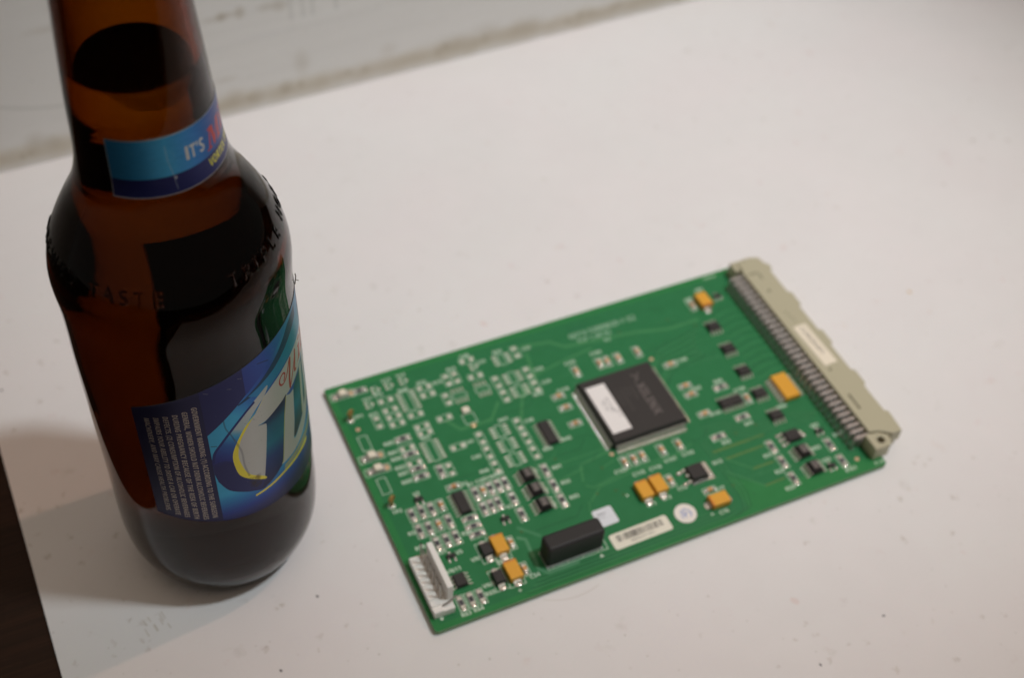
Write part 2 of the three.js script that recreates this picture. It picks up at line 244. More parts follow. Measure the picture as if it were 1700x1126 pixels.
      // silver letter L and the band above it
      curve([[-84.2, 69], [-83.8, 72.4], [-81.6, 75.6], [-77, 79.2], [-70.6, 83.1], [-66, 86.2], [-63.6, 87], [-55, 88.9], [-44, 90.6], [-30, 91.4], [-14, 91], [-10, 86], [-28, 82.4], [-38, 80.6], [-44, 79.8], [-52, 79.3], [-58, 78.6], [-66, 77.4], [-71, 77.5], [-69, 77.2], [-66.4, 76.6], [-65.8, 75], [-68, 66], [-71.3, 56], [-74.6, 57.4], [-80.8, 61.4], [-83.4, 65.6]], true); x.fillStyle = silver; x.fill();
      x.fillStyle = 'rgba(120,126,126,0.4)'; for (let i = 0; i < 26; i++) { x.beginPath(); x.ellipse(X(-78 + rnd() * 12), Y(80 + rnd() * 5), 1 + rnd() * 3, 1 + rnd() * 1.6, rnd(), 0, 7); x.fill(); }
      // dark field between the strokes
      curve([[-71, 77.4], [-67, 77.2], [-60, 78.3], [-53, 79.2], [-49.4, 79.5], [-52.4, 73.4], [-55.6, 64], [-58, 56.4], [-61, 54.6], [-67, 52.6], [-73.5, 51.8], [-71.4, 56], [-68.2, 66], [-65.9, 75], [-66.6, 76.5]], true); x.fillStyle = lin([-66, 78], [-65, 52], [[0, '#1b2350'], [0.14, '#17607f'], [0.4, teal], [0.62, '#1d3f7c'], [1, deep]]); x.fill();
      // silver stroke of the second letter with its tail
      curve([[-49.4, 79.5], [-45.8, 78.2], [-42, 77.9], [-42.6, 75.4], [-44.4, 67], [-46.6, 60], [-40, 61.4], [-33, 63.6], [-26, 66.4], [-19, 70], [-19, 64], [-28, 59.6], [-38, 56.8], [-48, 55.4], [-59, 55.5], [-57.4, 57.2], [-55.2, 64.5], [-52.6, 72.6]], true); x.fillStyle = silver; x.fill();
      x.strokeStyle = 'rgba(214,206,70,0.8)'; x.lineWidth = 4.5; curve([[-49.6, 79.3], [-52.8, 72.6], [-55.4, 64.5], [-57.6, 57.2], [-59, 55.6]]); x.stroke();
      curve([[-42, 77.8], [-40, 79.2], [-34, 80.4], [-22, 82], [-16, 83], [-19, 70.5], [-26, 66.8], [-33, 64], [-40, 61.8], [-46.4, 60.4], [-44.2, 67], [-42.4, 75.4]], true); x.fillStyle = lin([-40, 82], [-36, 61], [[0, '#17444f'], [0.5, '#157f9a'], [1, '#232638']]); x.fill();
      path([[-31.5, 81.2], [-27.5, 81.6], [-30.5, 63], [-34, 63.6]]); x.fillStyle = silver; x.fill(); x.strokeStyle = 'rgba(214,206,70,0.8)'; x.lineWidth = 4; path([[-31.5, 81.2], [-34, 63.6]], false); x.stroke();
      x.fillStyle = silver; path([[-24, 84.5], [-18, 86], [-20, 77], [-12, 78], [-12, 75.5], [-20.4, 74.5], [-22, 66], [-26, 65]]); x.fill();
      x.font = 'italic bold 330px serif'; x.fillStyle = silver; x.fillText('e', X(-14), Y(62));
      // yellow rims
      curve([[-63.6, 86.6], [-70.4, 83.1], [-78.5, 79.4], [-84.3, 74.4], [-86.9, 70.4], [-86.7, 66], [-84.8, 61.6], [-79.8, 58.4], [-71.4, 55], [-71.2, 56.2], [-79.8, 60.6], [-83.2, 66], [-83.8, 70.6], [-81.4, 75.4], [-76, 79.8], [-69.8, 83.6]], true); x.fillStyle = yel; x.fill();
      curve([[-78.4, 49.9], [-68.4, 50.4], [-57.7, 51.2], [-44, 51.2], [-33, 50.8], [-33, 52.6], [-44, 52.6], [-57.7, 52.2], [-68.4, 51.2], [-78.2, 50.6]], true); x.fillStyle = yel; x.fill();
      curve([[-58, 52.4], [-44, 53], [-30, 53], [-19, 53.4], [-19, 56.2], [-32, 55.6], [-46, 54.8], [-57, 54.2]], true); x.fillStyle = '#a9ad8e'; x.fill();
      // red script
      x.strokeStyle = red; x.lineCap = 'round'; x.lineJoin = 'round';
      const brush = (p, w) => { x.lineWidth = w; curve(p); x.stroke(); };
      brush([[-49.6, 85.4], [-48.2, 87.2], [-49.8, 88.2], [-52.4, 87.6], [-53.4, 86.2], [-52, 84.8], [-49, 84.8], [-46, 86.6], [-43.4, 89.4], [-41.8, 90.2], [-42.2, 88.4], [-43.8, 84.6], [-45, 81.6]], 9);
      brush([[-42, 90], [-42.8, 87.6], [-44.4, 83.6], [-44.6, 80.4]], 16); brush([[-44.6, 80], [-41, 83.4], [-37.4, 87], [-35.4, 89.4]], 9); brush([[-35.4, 89.6], [-36.6, 86.4], [-38, 83.6], [-36.6, 83]], 16);
      x.font = 'italic bold 150px serif'; x.fillStyle = red; x.save(); x.translate(X(-33.5), Y(83.6)); x.scale(1.15, 1); x.fillText('iller', 0, 0); x.restore();
    };
    design();
    // print grain and wear
    for (let i = 0; i < 5000; i++) { x.strokeStyle = rnd() < 0.5 ? 'rgba(255,255,255,0.022)' : 'rgba(0,0,0,0.03)'; x.lineWidth = 1; const a = rnd() * W, b = rnd() * H; x.beginPath(); x.moveTo(a, b); x.lineTo(a + 14 + rnd() * 40, b + rnd() * 2); x.stroke(); }
    x.fillStyle = '#1d2252'; x.fillRect(0, 0, X(-97.6), H); // plain field of the warning
    for (let i = 0; i < 700; i++) { x.strokeStyle = 'rgba(120,130,190,0.05)'; const a = rnd() * X(-97.6), b = rnd() * H; x.beginPath(); x.moveTo(a, b); x.lineTo(a + 20, b + 1); x.stroke(); }
    const T = ['GOVERNMENT WARNING: (1) ACCORDING TO THE SURGEON', 'GENERAL, WOMEN SHOULD NOT DRINK ALCOHOLIC BEVERAGES', 'DURING PREGNANCY BECAUSE OF THE RISK OF BIRTH', 'DEFECTS. (2) CONSUMPTION OF ALCOHOLIC BEVERAGES', 'IMPAIRS YOUR ABILITY TO DRIVE A CAR OR OPERATE', 'MACHINERY, AND MAY CAUSE HEALTH PROBLEMS.'];
    const tops = [92.7, 91.4, 90.5, 89.8, 89.1, 88.5], bots = [46.3, 46.0, 46.4, 47.2, 48.0, 49.2];
    T.forEach((s, i) => { x.save(); x.translate(X(-102.5 - i * 4.82), Y(tops[i])); x.rotate(Math.PI / 2 + 0.004); x.font = 'bold 29px sans-serif'; x.fillStyle = '#c2b9ac'; x.textBaseline = 'alphabetic'; const w = x.measureText(s).width, L = Y(bots[i]) - Y(tops[i]); x.scale(L / w, 1.16); x.fillText(s, 0, 0); x.restore(); });
    // scuffs, a brown stain, a wrinkle
    x.strokeStyle = 'rgba(40,44,60,0.35)'; x.lineWidth = 7; curve([[-88.4, 85], [-88, 82], [-86, 79], [-84.6, 76.4]]); x.stroke();
    x.strokeStyle = 'rgba(90,96,100,0.32)'; x.lineWidth = 10; curve([[-84.6, 76.4], [-82, 71], [-81.6, 65], [-80, 60]]); x.stroke();
    x.strokeStyle = 'rgba(40,40,44,0.7)'; x.lineWidth = 4; curve([[-66, 99.2], [-61, 98.2], [-59, 97.6]]); x.stroke(); curve([[-96.6, 76.6], [-94, 76.2]]); x.stroke();
    for (let i = 0; i < 40; i++) { x.fillStyle = 'rgba(58,46,26,0.14)'; x.beginPath(); x.ellipse(X(-80 + rnd() * 6), Y(54 + rnd() * 4.4), 5 + rnd() * 12, 4 + rnd() * 9, rnd(), 0, 7); x.fill(); }
    for (let i = 0; i < 120; i++) { x.fillStyle = rnd() < 0.6 ? 'rgba(20,20,26,0.45)' : 'rgba(214,214,206,0.4)'; x.beginPath(); x.ellipse(rnd() * W, rnd() * H, 0.7 + rnd() * 1.8, 0.6 + rnd() * 1.2, rnd(), 0, 7); x.fill(); }
    x.strokeStyle = 'rgba(196,190,176,0.6)'; x.lineWidth = 2; for (const [a, z] of [[-95.6, 96.9], [-84, 96], [-78, 98]]) { x.beginPath(); x.moveTo(X(a), Y(z)); x.lineTo(X(a + 2.2), Y(z - 0.5)); x.stroke(); }
    const hi = (a) => { const d = Math.abs(a + 19) / 113; return 104 - (a < -19 ? 12.6 * Math.pow(d, 1.9) : 4.3 * d * d); }, lo = (a) => { const d = Math.abs(a + 19) / 113; return 41.2 + 6.4 * d * d; };
    wrap(-132.4, 88.5, lo, hi, U0, U1, V0, V1, tex(c), 'body_label', 0.02);
  }
  // ---- neck label
  {
    const U0 = -133, U1 = 96, V0 = 149, V1 = 165, W = 2048, H = 512, [c, x] = canvas(W, H);
    const X = (a) => (a - U0) / (U1 - U0) * W, Y = (z) => H - (z - V0) / (V1 - V0) * H;
    const g = x.createLinearGradient(0, 0, W, 0); g.addColorStop(0, '#2a86c4'); g.addColorStop(0.2, '#4ab8f0'); g.addColorStop(0.32, '#3680cc'); g.addColorStop(0.42, '#27458f'); g.addColorStop(0.6, '#27458f'); g.addColorStop(0.8, '#2f93d0'); g.addColorStop(1, '#2476b4');
    x.fillStyle = g; x.fillRect(0, 0, W, H); x.fillStyle = '#262c69'; x.fillRect(0, Y(154.2), W, H);
    for (let i = 0; i < 2600; i++) { x.strokeStyle = rnd() < 0.5 ? 'rgba(190,225,240,0.07)' : 'rgba(0,10,40,0.08)'; x.lineWidth = 1 + rnd() * 2; const a = rnd() * W, b = rnd() * H; x.beginPath(); x.moveTo(a, b); x.lineTo(a + 20 + rnd() * 70, b + (rnd() - 0.5) * 5); x.stroke(); }
    const put = (s, a, z, px, col, sx, f = 'bold') => { x.save(); x.translate(X(a), Y(z)); x.scale(sx, 1); x.font = `${f} ${px}px sans-serif`; x.fillStyle = col; x.fillText(s, 0, 0); x.restore(); };
    x.fillStyle = '#d6d8d4'; x.fillRect(X(-71.8), Y(160), 24, Y(156.5) - Y(160)); put("T'S", -68, 156.5, 150, '#d6d8d4', 0.66);
    x.save(); x.translate(X(-51.5), Y(155.2)); x.rotate(-0.06); x.font = 'italic bold 230px serif'; x.fillStyle = '#c5382c'; x.fillText('Miller', 0, 0); x.restore();
    put('VORTEX TIME', -52, 151.3, 92, '#e2dd46', 0.72);
    x.strokeStyle = 'rgba(205,222,226,0.7)'; x.lineWidth = 4; x.beginPath(); x.moveTo(X(-87), Y(162)); x.lineTo(X(-86.5), Y(158)); x.lineTo(X(-84), Y(154)); x.lineTo(X(-83), Y(150.5)); x.stroke();
    x.fillStyle = 'rgba(225,232,232,0.85)'; x.fillRect(X(-83.6), Y(153.8), 14, 22);
    for (let i = 0; i < 60; i++) { x.fillStyle = 'rgba(210,225,228,0.3)'; x.fillRect(X(-90 + rnd() * 9), Y(157 + rnd() * 4), 2 + rnd() * 10, 2); }
    x.strokeStyle = 'rgba(205,205,196,0.85)'; x.lineWidth = 6; x.strokeRect(X(-131.6) + 3, Y(164.3) + 3, X(25) - X(-131.6) - 6, Y(149.5) - Y(164.3) - 6);
    wrap(-131.6, 25, () => 149.5, () => 164.3, U0, U1, V0, V1, tex(c), 'neck_label', 0.02);
  }
  // a torn sliver of label standing off at the top edge
  const q = (a, z, r) => { const t = a * Math.PI / 180; return new THREE.Vector3(r * Math.cos(t) * MM, z * MM, -r * Math.sin(t) * MM); };
  part('label_shred', join(new THREE.TubeGeometry(new THREE.CatmullRomCurve3([q(-14, 102.8, 28.3), q(-13.6, 104, 28.5), q(-13.4, 105.2, 28.7), q(-13.8, 106.4, 28.6)]), 10, 0.14 * MM, 5), new THREE.TubeGeometry(new THREE.CatmullRomCurve3([q(-13.6, 104.2, 28.5), q(-14.4, 104.4, 28.9), q(-15, 104.5, 29.3)]), 6, 0.1 * MM, 5)), std(0.22, 0.2, 0.17, 0.8), bottle);
}

// ------------------------------------------------------------ circuit board
const board = new THREE.Group(); board.name = 'circuit_board'; board.position.copy(V(80, 50, 0.6)); scene.add(board);
tag(board, 'green circuit board with many small parts, chips and a beige edge connector', 'circuit board');
const at = (m, x, y, h = 0, ry = 0) => { m.position.set((x - 80) * MM, (h + 1.6) * MM, -(y - 50) * MM); m.rotation.y = ry; return m; };
const put = (name, geo, mat, x, y, h = 0, ry = 0) => at(part(name, geo, mat, board), x, y, h, ry);
const Q = Math.PI / 2;

const M = {
  black: std(0.022, 0.02, 0.02, 0.5), blackGloss: std(0.02, 0.018, 0.018, 0.28), resist: std(0.03, 0.033, 0.045, 0.45), ceramic: std(0.4, 0.39, 0.36, 0.6),
  tin: std(0.7, 0.67, 0.61, 0.28, 0.7), lead: std(0.7, 0.67, 0.6, 0.3, 0.35), pad: std(0.72, 0.69, 0.6, 0.3, 0.35), solder: std(0.78, 0.75, 0.69, 0.16, 0.72), tan: std(0.56, 0.28, 0.1, 0.5), tant: std(0.74, 0.36, 0.03, 0.5), stripe: std(0.68, 0.24, 0.03, 0.5),
  white: std(0.86, 0.85, 0.81, 0.45), cream: std(0.72, 0.62, 0.48, 0.4), beige: std(0.46, 0.43, 0.3, 0.5), gold: std(0.75, 0.5, 0.2, 0.3, 0.9), brass: std(0.4, 0.24, 0.07, 0.42, 0.4), sticker: std(0.76, 0.74, 0.7, 0.5), dark: std(0.02, 0.02, 0.016, 0.7), steel: std(0.5, 0.475, 0.45, 0.38, 0.75),
};
// layout, millimetres from the near left corner
const RX = [[10.74, 93.9], [16.9, 69.5], [16.95, 62.8], [17, 56.5], [16.85, 53.2], [24.8, 32.6], [24.7, 29.45], [24.6, 26.4], [125.5, 49.3], [125.5, 35.1], [113.7, 30.85]];
const RY = [[23.3, 52.7], [8.67, 40.4], [11.9, 40.5], [15.05, 40.35], [8.67, 34.2], [11.8, 34], [18.4, 34.1], [11.9, 27.85], [15.1, 27.9], [18.2, 27.9], [30.2, 40.5], [35.25, 40.6], [37.9, 40.6], [40.5, 40.65], [30.25, 34.3], [32.9, 34.4], [35.4, 34.5], [40.3, 34.35], [10.65, 6], [13.7, 5.95], [16.9, 5.95], [54.45, 40.3], [54.45, 33.9], [54.4, 27.7], [40.35, 27.8], [127.9, 20.5], [127.9, 13.8], [127.6, 6.7], [146.5, 14], [146.6, 6.6]];
const CX = [[24.7, 45.6], [114.3, 64.8], [114.3, 54.3], [114.3, 50.3], [114.3, 41.2], [71.9, 66.5], [72, 61.3], [72, 53.9], [99.9, 13.1]];
const CY = [[18.35, 40.5], [15, 34.1], [32.75, 40.6], [82.4, 74.3], [91.6, 74.5], [94.5, 74.4], [98.8, 74.3], [106.4, 74.4], [79.7, 33.4], [83.05, 33.4], [86.35, 33.45], [93.35, 33.2], [99.7, 33], [89.9, 21.3], [32.8, 19.5], [32.85, 9.5], [131.3, 41.5], [135.7, 86.7]];
const PX = [[17.5, 86.8], [17.45, 82.5], [17.55, 79.35], [17.55, 76.15], [31.45, 87.3], [31.5, 83.9], [24.5, 77.4], [49.5, 93.1], [49.55, 85.3], [32.8, 72.5], [24.6, 72], [24.55, 69.2], [32.3, 59.85], [16.85, 65.5], [16.8, 59.1]];
const PY = [[11.8, 79], [39.85, 87.3], [43.05, 87.4], [36.65, 79.6], [40.55, 60.2], [40.42, 53.9], [26.4, 52.4], [40.4, 47.6], [54.45, 60.8], [54.46, 54.6], [54.5, 48.2], [66.8, 90.2], [66.8, 80], [66.8, 73.6], [55.2, 80.1], [55.25, 73.6]];
const S23E = [[15.9, 92.3], [20.75, 92.35], [26, 92.5], [11.8, 87], [50.7, 89.5]];
const SO14E = [[24.46, 83.9], [24.1, 61.5]], SO8EX = [[41.2, 79.6], [49.5, 79.3]], SO8EY = [[47.5, 60.5], [47.5, 54.4], [47.5, 48.1], [61.1, 89], [61.1, 80], [61, 73.8]];

// printed and etched surface of the board, 12.8 px per mm
const boardTex = (() => {
  const k = 12.8, W = 2048, H = 1280, [c, x] = canvas(W, H), X = (a) => a * k, Y = (b) => H - b * k;
  x.fillStyle = rgb(40, 124, 66); x.fillRect(0, 0, W, H);                       // bare laminate at the rim shows brighter
  x.fillStyle = rgb(36, 115, 68); x.beginPath();
  [[2.2, 2], [108, 2], [108, 16], [118, 8], [150, 4.5], [157, 4.5], [157, 96.2], [2.2, 96.2]].forEach(([a, b], i) => (i ? x.lineTo(X(a), Y(b)) : x.moveTo(X(a), Y(b)))); x.closePath(); x.fill();
  const line = (p, w, col) => { x.strokeStyle = col; x.lineWidth = w * k; x.lineJoin = 'round'; x.lineCap = 'round'; x.beginPath(); p.forEach(([a, b], i) => (i ? x.lineTo(X(a), Y(b)) : x.moveTo(X(a), Y(b)))); x.stroke(); };
  const tr = rgb(66, 134, 84, 0.85), olive = rgb(92, 124, 66, 0.9), gap = rgb(26, 90, 56, 0.95);
  for (let i = 0; i < 8; i++) line([[30 + i, 1.2 + i * 0.62], [101 - i, 1.2 + i * 0.62], [104, 2.2 + i * 0.62]], 0.25, i % 2 ? tr : gap);
  for (let i = 0; i < 5; i++) line([[106.4 + i * 0.7, 31], [107.6 + i * 0.7, 18], [107.9 + i * 0.7, 8], [106.5 + i * 0.7, 3], [103, 1.2]], 0.24, i % 2 ? tr : gap);
  line([[109, 26], [128, 26]], 0.9, olive); line([[111.6, 22], [125.4, 22.1]], 0.8, olive); line([[117.7, 15.2], [125.2, 15.2]], 0.8, olive); line([[117.7, 7.9], [125, 8.1]], 0.7, olive);
  line([[110.5, 22.8], [117.7, 15.2]], 0.5, tr); line([[109, 17.4], [117.7, 7.9]], 0.5, tr);
  line([[35.6, 20.4], [37.6, 19], [36.8, 7.8], [39, 5.4], [49, 5.4]], 1.1, rgb(84, 142, 104, 0.9)); line([[37.2, 23.7], [42.2, 18.6]], 1.1, rgb(84, 142, 104, 0.6));
  line([[56, 62], [60, 70], [62.5, 74]], 1.1, tr); line([[62, 72], [68, 76], [70, 88]], 1.1, tr); line([[47, 66], [52, 72]], 1, tr); line([[33, 71], [36, 66], [47, 66]], 1.2, tr);
  line([[64, 32], [66, 38], [76.5, 39.5]], 0.7, tr); line([[58, 41], [76, 41]], 0.4, tr); line([[57, 35], [66, 36.5]], 0.5, tr); line([[63, 24], [68, 28], [78, 29], [96, 29], [104, 32]], 0.5, tr); line([[64, 30], [66, 28.4], [77, 30.2], [101, 30.2]], 0.5, tr); line([[72, 34.3], [77, 35.6]], 0.5, tr);
  line([[70, 92], [80, 90], [84, 86], [110, 83], [122, 80], [134, 80]], 1.3, tr); line([[68, 78], [78, 80], [92, 82]], 0.9, tr); line([[60, 18], [62, 24]], 0.4, tr);
  for (let i = 0; i < 11; i++) { const y = 77 - i * 1.1; line([[108 + (i % 3), y - 9], [114, y - 4], [124 + i * 0.4, y - 2], [133 - i, y]], 0.3, i % 2 ? tr : gap); }
  for (let i = 0; i < 10; i++) line([[139.5 + i * 0.9, 32 - i * 0.4], [142 + i * 0.9, 27], [146 + i * 0.7, 22 + i]], 0.22, i % 2 ? tr : gap);
  for (let i = 0; i < 9; i++) line([[110, 37 - i * 0.8], [118, 36.4 - i * 0.8], [124, 32 - i * 0.8], [135, 31 - i * 0.5]], 0.26, i % 2 ? tr : gap);
  for (let i = 0; i < 26; i++) line([[140, 80 - i * 1.7], [145 + (i % 4), 80 - i * 1.7 + 1.6], [152, 81 - i * 1.7]], 0.25, i % 2 ? tr : gap);
  for (let i = 0; i < 46; i++) { const a = 6 + rnd() * 145, b = 6 + rnd() * 88, d = 3 + rnd() * 12, s = rnd() < 0.5 ? 1 : -1; line([[a, b], [a + d, b], [a + d + 3, b + 3 * s]], 0.25 + rnd() * 0.2, rnd() < 0.5 ? rgb(62, 128, 82, 0.6) : rgb(27, 92, 58, 0.65)); }
  for (const [a, b] of [[71.9, 34.3], [72, 24.7], [65.9, 25.8], [59.5, 43.3], [73.5, 22.3], [108, 12], [120, 30], [128, 30.6], [124, 84], [134, 84], [137, 84.5], [132, 78], [105, 85], [60, 12], [22, 13], [37.6, 22], [27, 25], [104, 12]]) { x.fillStyle = rgb(96, 96, 44, 0.8); x.beginPath(); x.arc(X(a), Y(b), 0.42 * k, 0, 7); x.fill(); x.fillStyle = rgb(30, 70, 48); x.beginPath(); x.arc(X(a), Y(b), 0.2 * k, 0, 7); x.fill(); }
  for (let i = 0; i < 60; i++) { x.fillStyle = rgb(44, 104, 66, 0.8); x.beginPath(); x.arc(X(5 + rnd() * 148), Y(5 + rnd() * 90), 0.3 * k, 0, 7); x.fill(); }
  // white component print
  const ink = rgb(214, 224, 208, 0.94);
  const rect = (a, b, w, h) => { x.strokeStyle = ink; x.lineWidth = 0.24 * k; x.strokeRect(X(a - w / 2), Y(b + h / 2), w * k, h * k); };
  for (const [a, b] of RX.concat(PX)) rect(a, b, 5.1, 2.5);
  for (const [a, b] of RY.concat(PY)) rect(a, b, 2.5, 5.3);
  for (const [a, b] of CX) rect(a, b, 4.6, 2.4);
  for (const [a, b] of CY) rect(a, b, 2.4, 4.8);
  for (const [a, b] of SO14E) { rect(a, b, 2.4, 8.6); }
  for (const [a, b] of SO8EX) { rect(a, b, 5, 2.2); }
  for (const [a, b] of SO8EY) { rect(a, b, 2.2, 5); }
  for (const [a, b] of S23E) rect(a, b, 1.2, 2.9);
  for (const [a, b] of [[4.9, 72.4], [4.65, 54.3]]) { rect(a, b, 3, 6.3); }
  rect(40.45, 69.2, 4, 4.2); rect(4.9, 94.3, 8, 3); rect(5, 66.3, 8.4, 3); rect(5, 60.8, 8.4, 3);
  rect(28.7, 19.4, 5, 9.2); rect(28.8, 9.6, 5, 9.2); rect(24.4, 19.4, 4.4, 7.4); rect(24.1, 9.1, 4.4, 7.4); rect(49.5, 9.6, 20.4, 6.6);
  x.strokeStyle = ink; for (const [a, b] of [[3.9, 83.08], [4.14, 46.2]]) { x.lineWidth = 0.4 * k; x.beginPath(); x.arc(X(a), Y(b), 1.0 * k, 0, 7); x.stroke(); }
  x.fillStyle = ink; x.beginPath(); x.arc(X(3.4), Y(3.5), 0.55 * k, 0, 7); x.fill();
  x.beginPath(); x.moveTo(X(55.9), Y(4.2)); x.lineTo(X(57.4), Y(4.2)); x.lineTo(X(56.6), Y(5.5)); x.fill();
  const txt = (s, a, b, h = 1.35, rot = 0, al = 'center') => { x.save(); x.translate(X(a), Y(b)); x.rotate(-rot); x.font = `bold ${Math.round(h * k * 1.3)}px sans-serif`; x.textAlign = al; x.textBaseline = 'middle'; x.fillStyle = ink; x.fillText(s, 0, 0); x.restore(); };
  RX.slice(1, 5).forEach(([a, b], i) => txt('R' + (85 + i), a - 4.9, b, 1.6)); PX.slice(13).forEach(([a, b], i) => txt('R' + (81 + i), a - 4.8, b, 1.6));
  [[11.8, 82.6, 'R71'], [16, 90, 'V12'], [20.7, 95, 'V13'], [26, 95.2, 'V14'], [12, 89.6, 'V11'], [6.8, 83.6, 'TP1'], [31.4, 89.6, 'R72'], [36.5, 87.6, 'R75'], [43, 91.4, 'R74'], [49.5, 95.2, 'C20'], [54, 90.6, 'C21'], [24.4, 88.9, 'N20'], [24, 67.2, 'N21'], [71, 90.4, 'C31'], [71, 80.2, 'C32'], [71, 74, 'C33'], [61, 92.8, 'N31'], [66, 70.2, 'N33'], [58.4, 61, 'C40'], [50.6, 64.6, 'N41'], [59, 48, 'R95'], [66.5, 49.4, 'N42'], [58.6, 40.2, 'R91'], [58.6, 33.8, 'R92'], [58.6, 27.6, 'R93'], [51, 41.5, 'U3'], [51, 33.5, 'U4'], [51, 27.5, 'U5'], [36.4, 60.2, 'C41'], [36.2, 53.8, 'C42'], [36.3, 47.6, 'R96'], [12, 24.6, 'R51'], [6.6, 34.4, 'R56'], [6.6, 28.6, 'R58'], [21.8, 28.2, 'R59'], [28, 45.4, 'C51'], [30, 44.4, 'R1'], [33, 44.6, 'C2'], [35.4, 44.7, 'R3'], [38, 44.7, 'R4'], [40.6, 44.8, 'R5'], [38.2, 32, 'V3'], [12.9, 47.6, 'V2'], [5, 43.6, 'TP2'], [17, 22.6, 'V5'], [13, 17.4, 'VN11'], [21, 18.4, 'VN7'], [20.6, 8.6, 'VN8'], [20, 5.9, 'R65'], [27.6, 14.6, 'C53'], [34.8, 6.3, 'C54'], [10.6, 2.2, 'R63'], [14.6, 2.3, 'R64'], [28.5, 3.3, '+'], [77, 31, 'C123'], [82, 27.8, 'C115'], [88, 27.7, 'C116'], [94.2, 28.7, 'C131'], [100.8, 28.8, 'C132'], [80, 15.6, 'C71'], [85.6, 15.9, 'C72'], [74.4, 21.6, '+'], [92.2, 17.4, 'C70'], [108, 22, 'N12'], [100, 4.3, 'C76'], [96, 4.9, '+'], [103.4, 12.4, 'C77'], [82.3, 78.6, 'C101'], [92.6, 79.4, 'C103'], [119, 65.2, 'C140'], [74.6, 68.6, 'C110'], [117, 52, 'C142'], [118, 40, 'C143'], [131, 46, 'C150'], [126, 52, 'R40'], [126.2, 32, 'R41'], [115, 28, 'R42'], [136, 90, 'C80'], [142, 92.8, 'V80'], [152, 16.6, 'R160'], [147.5, 2.8, 'R161'], [125, 18, 'R31'], [125, 11, 'R32'], [124.6, 4, 'R33'], [141.5, 14.6, 'N52'], [146.4, 22.8, 'V51'], [142, 9, 'V52'], [140.6, 34, 'N50']].forEach(([a, b, s]) => txt(s, a, b, s === '+' ? 1.9 : 1.5));
  txt('P1 A1', 158, 1.6, 1.2); txt('X10 C32', 149, 97, 1);
  x.fillStyle = rgb(150, 186, 158, 0.75);
  const blur = (s, a, b, h) => { x.save(); x.translate(X(a), Y(b)); x.font = `${Math.round(h * k * 1.3)}px sans-serif`; x.fillStyle = rgb(196, 214, 196, 0.9); x.fillText(s, 0, 0); x.restore(); };
  blur('6013 S300820-1 E2', 87.2, 88.4, 2.4); blur('TYP 1.48 02', 89, 85.6, 2.0); blur('A2', 98, 82.8, 1.8); 
  x.fillStyle = rgb(36, 100, 70, 0.9); x.font = '34px sans-serif'; x.fillText('SIGNET', X(88), Y(92));
  const im = x.getImageData(0, 0, W, H), d = im.data;
  for (let j = 0; j < H; j++) for (let i = 0; i < W; i++) { const n = noise.noise(i * 0.02, j * 0.02, 2) * 3 + noise.noise(i * 0.2, j * 0.2, 4) * 2.4 + (rnd() - 0.5) * 4, o = (j * W + i) * 4; d[o] += n; d[o + 1] += n; d[o + 2] += n; }
  x.putImageData(im, 0, 0);
  const t = tex(c); t.repeat.set(1 / 160, 1 / 100); return t;
})();
{
  const s = new THREE.Shape(), r = 1.2; s.moveTo(r, 0); s.lineTo(160 - r, 0); s.absarc(160 - r, r, r, -Q, 0); s.lineTo(160, 98.8 - 0.4); s.lineTo(159.6, 98.8); s.lineTo(0.4, 98.8); s.lineTo(0, 98.4); s.lineTo(0, r); s.absarc(r, r, r, Math.PI, Math.PI * 1.5);
  const g = new THREE.ExtrudeGeometry(s, { depth: 1.6, bevelEnabled: false, curveSegments: 10 }); g.scale(MM, MM, MM); g.rotateX(-Q);
  const top = new THREE.MeshPhysicalMaterial({ map: boardTex, roughness: 0.55, specularIntensity: 0.6 });
  const b = part('board_sheet', g, [top, std(0.16, 0.3, 0.15, 0.6)], board); b.position.set(-80 * MM, 0, 50 * MM);
}

// ---- small two-ended parts (built lengthwise along the board's y)
const padGeo = new THREE.SphereGeometry(1, 14, 6, 0, 2 * Math.PI, 0, Math.PI / 2);
const pad = (w, l, h = 0.22) => padGeo.clone().scale(w / 2 * MM, h * MM, l / 2 * MM);
const G = {
  pad: pad(1.65, 1.6, 0.24), padLong: pad(1.8, 0.56, 0.16), padLongT: pad(0.56, 1.8, 0.16), padS: pad(1.0, 1.0, 0.16),
  rBody: rbox(1.2, 0.4, 1.75, 0.08, 1), rBase: box(1.6, 0.5, 2.5), rEnd: rbox(1.62, 0.6, 0.62, 0.12, 1), fillet: pad(1.8, 1.7, 0.34),
  cBody: rbox(1.35, 0.85, 1.5, 0.1, 1), cEnd: rbox(1.42, 0.92, 0.5, 0.14, 1), cFillet: pad(1.6, 1.5, 0.45),
};
const resistor = new THREE.Mesh(G.rBase, M.ceramic); resistor.name = 'resistor';
part('coating', G.rBody, M.resist, resistor, 0, 0.14, 0);
for (const s of [-1, 1]) { part('terminal', G.rEnd, M.tin, resistor, 0, 0.13, s * 1.38); part('solder_joint', G.fillet, M.solder, resistor, 0, -0.26, s * 1.95); }
const capacitor = new THREE.Mesh(G.cBody, M.tan); capacitor.name = 'ceramic_capacitor';
for (const s of [-1, 1]) { part('terminal', G.cEnd, M.tin, capacitor, 0, 0.02, s * 0.95); part('solder_joint', G.cFillet, M.solder, capacitor, 0, -0.43, s * 1.45); }
const tans = [M.tan, std(0.5, 0.25, 0.1, 0.5), std(0.6, 0.32, 0.13, 0.5)], darks = [M.resist, std(0.022, 0.024, 0.034, 0.4), std(0.045, 0.045, 0.055, 0.5)];
const add = (proto, x, y, h, ry = 0) => { const m = proto.clone(); m.traverse((o) => { o.castShadow = o.receiveShadow = true; }); board.add(m); return at(m, x + (rnd() - 0.5) * 0.12, y + (rnd() - 0.5) * 0.12, h, ry + (rnd() - 0.5) * 0.05); };
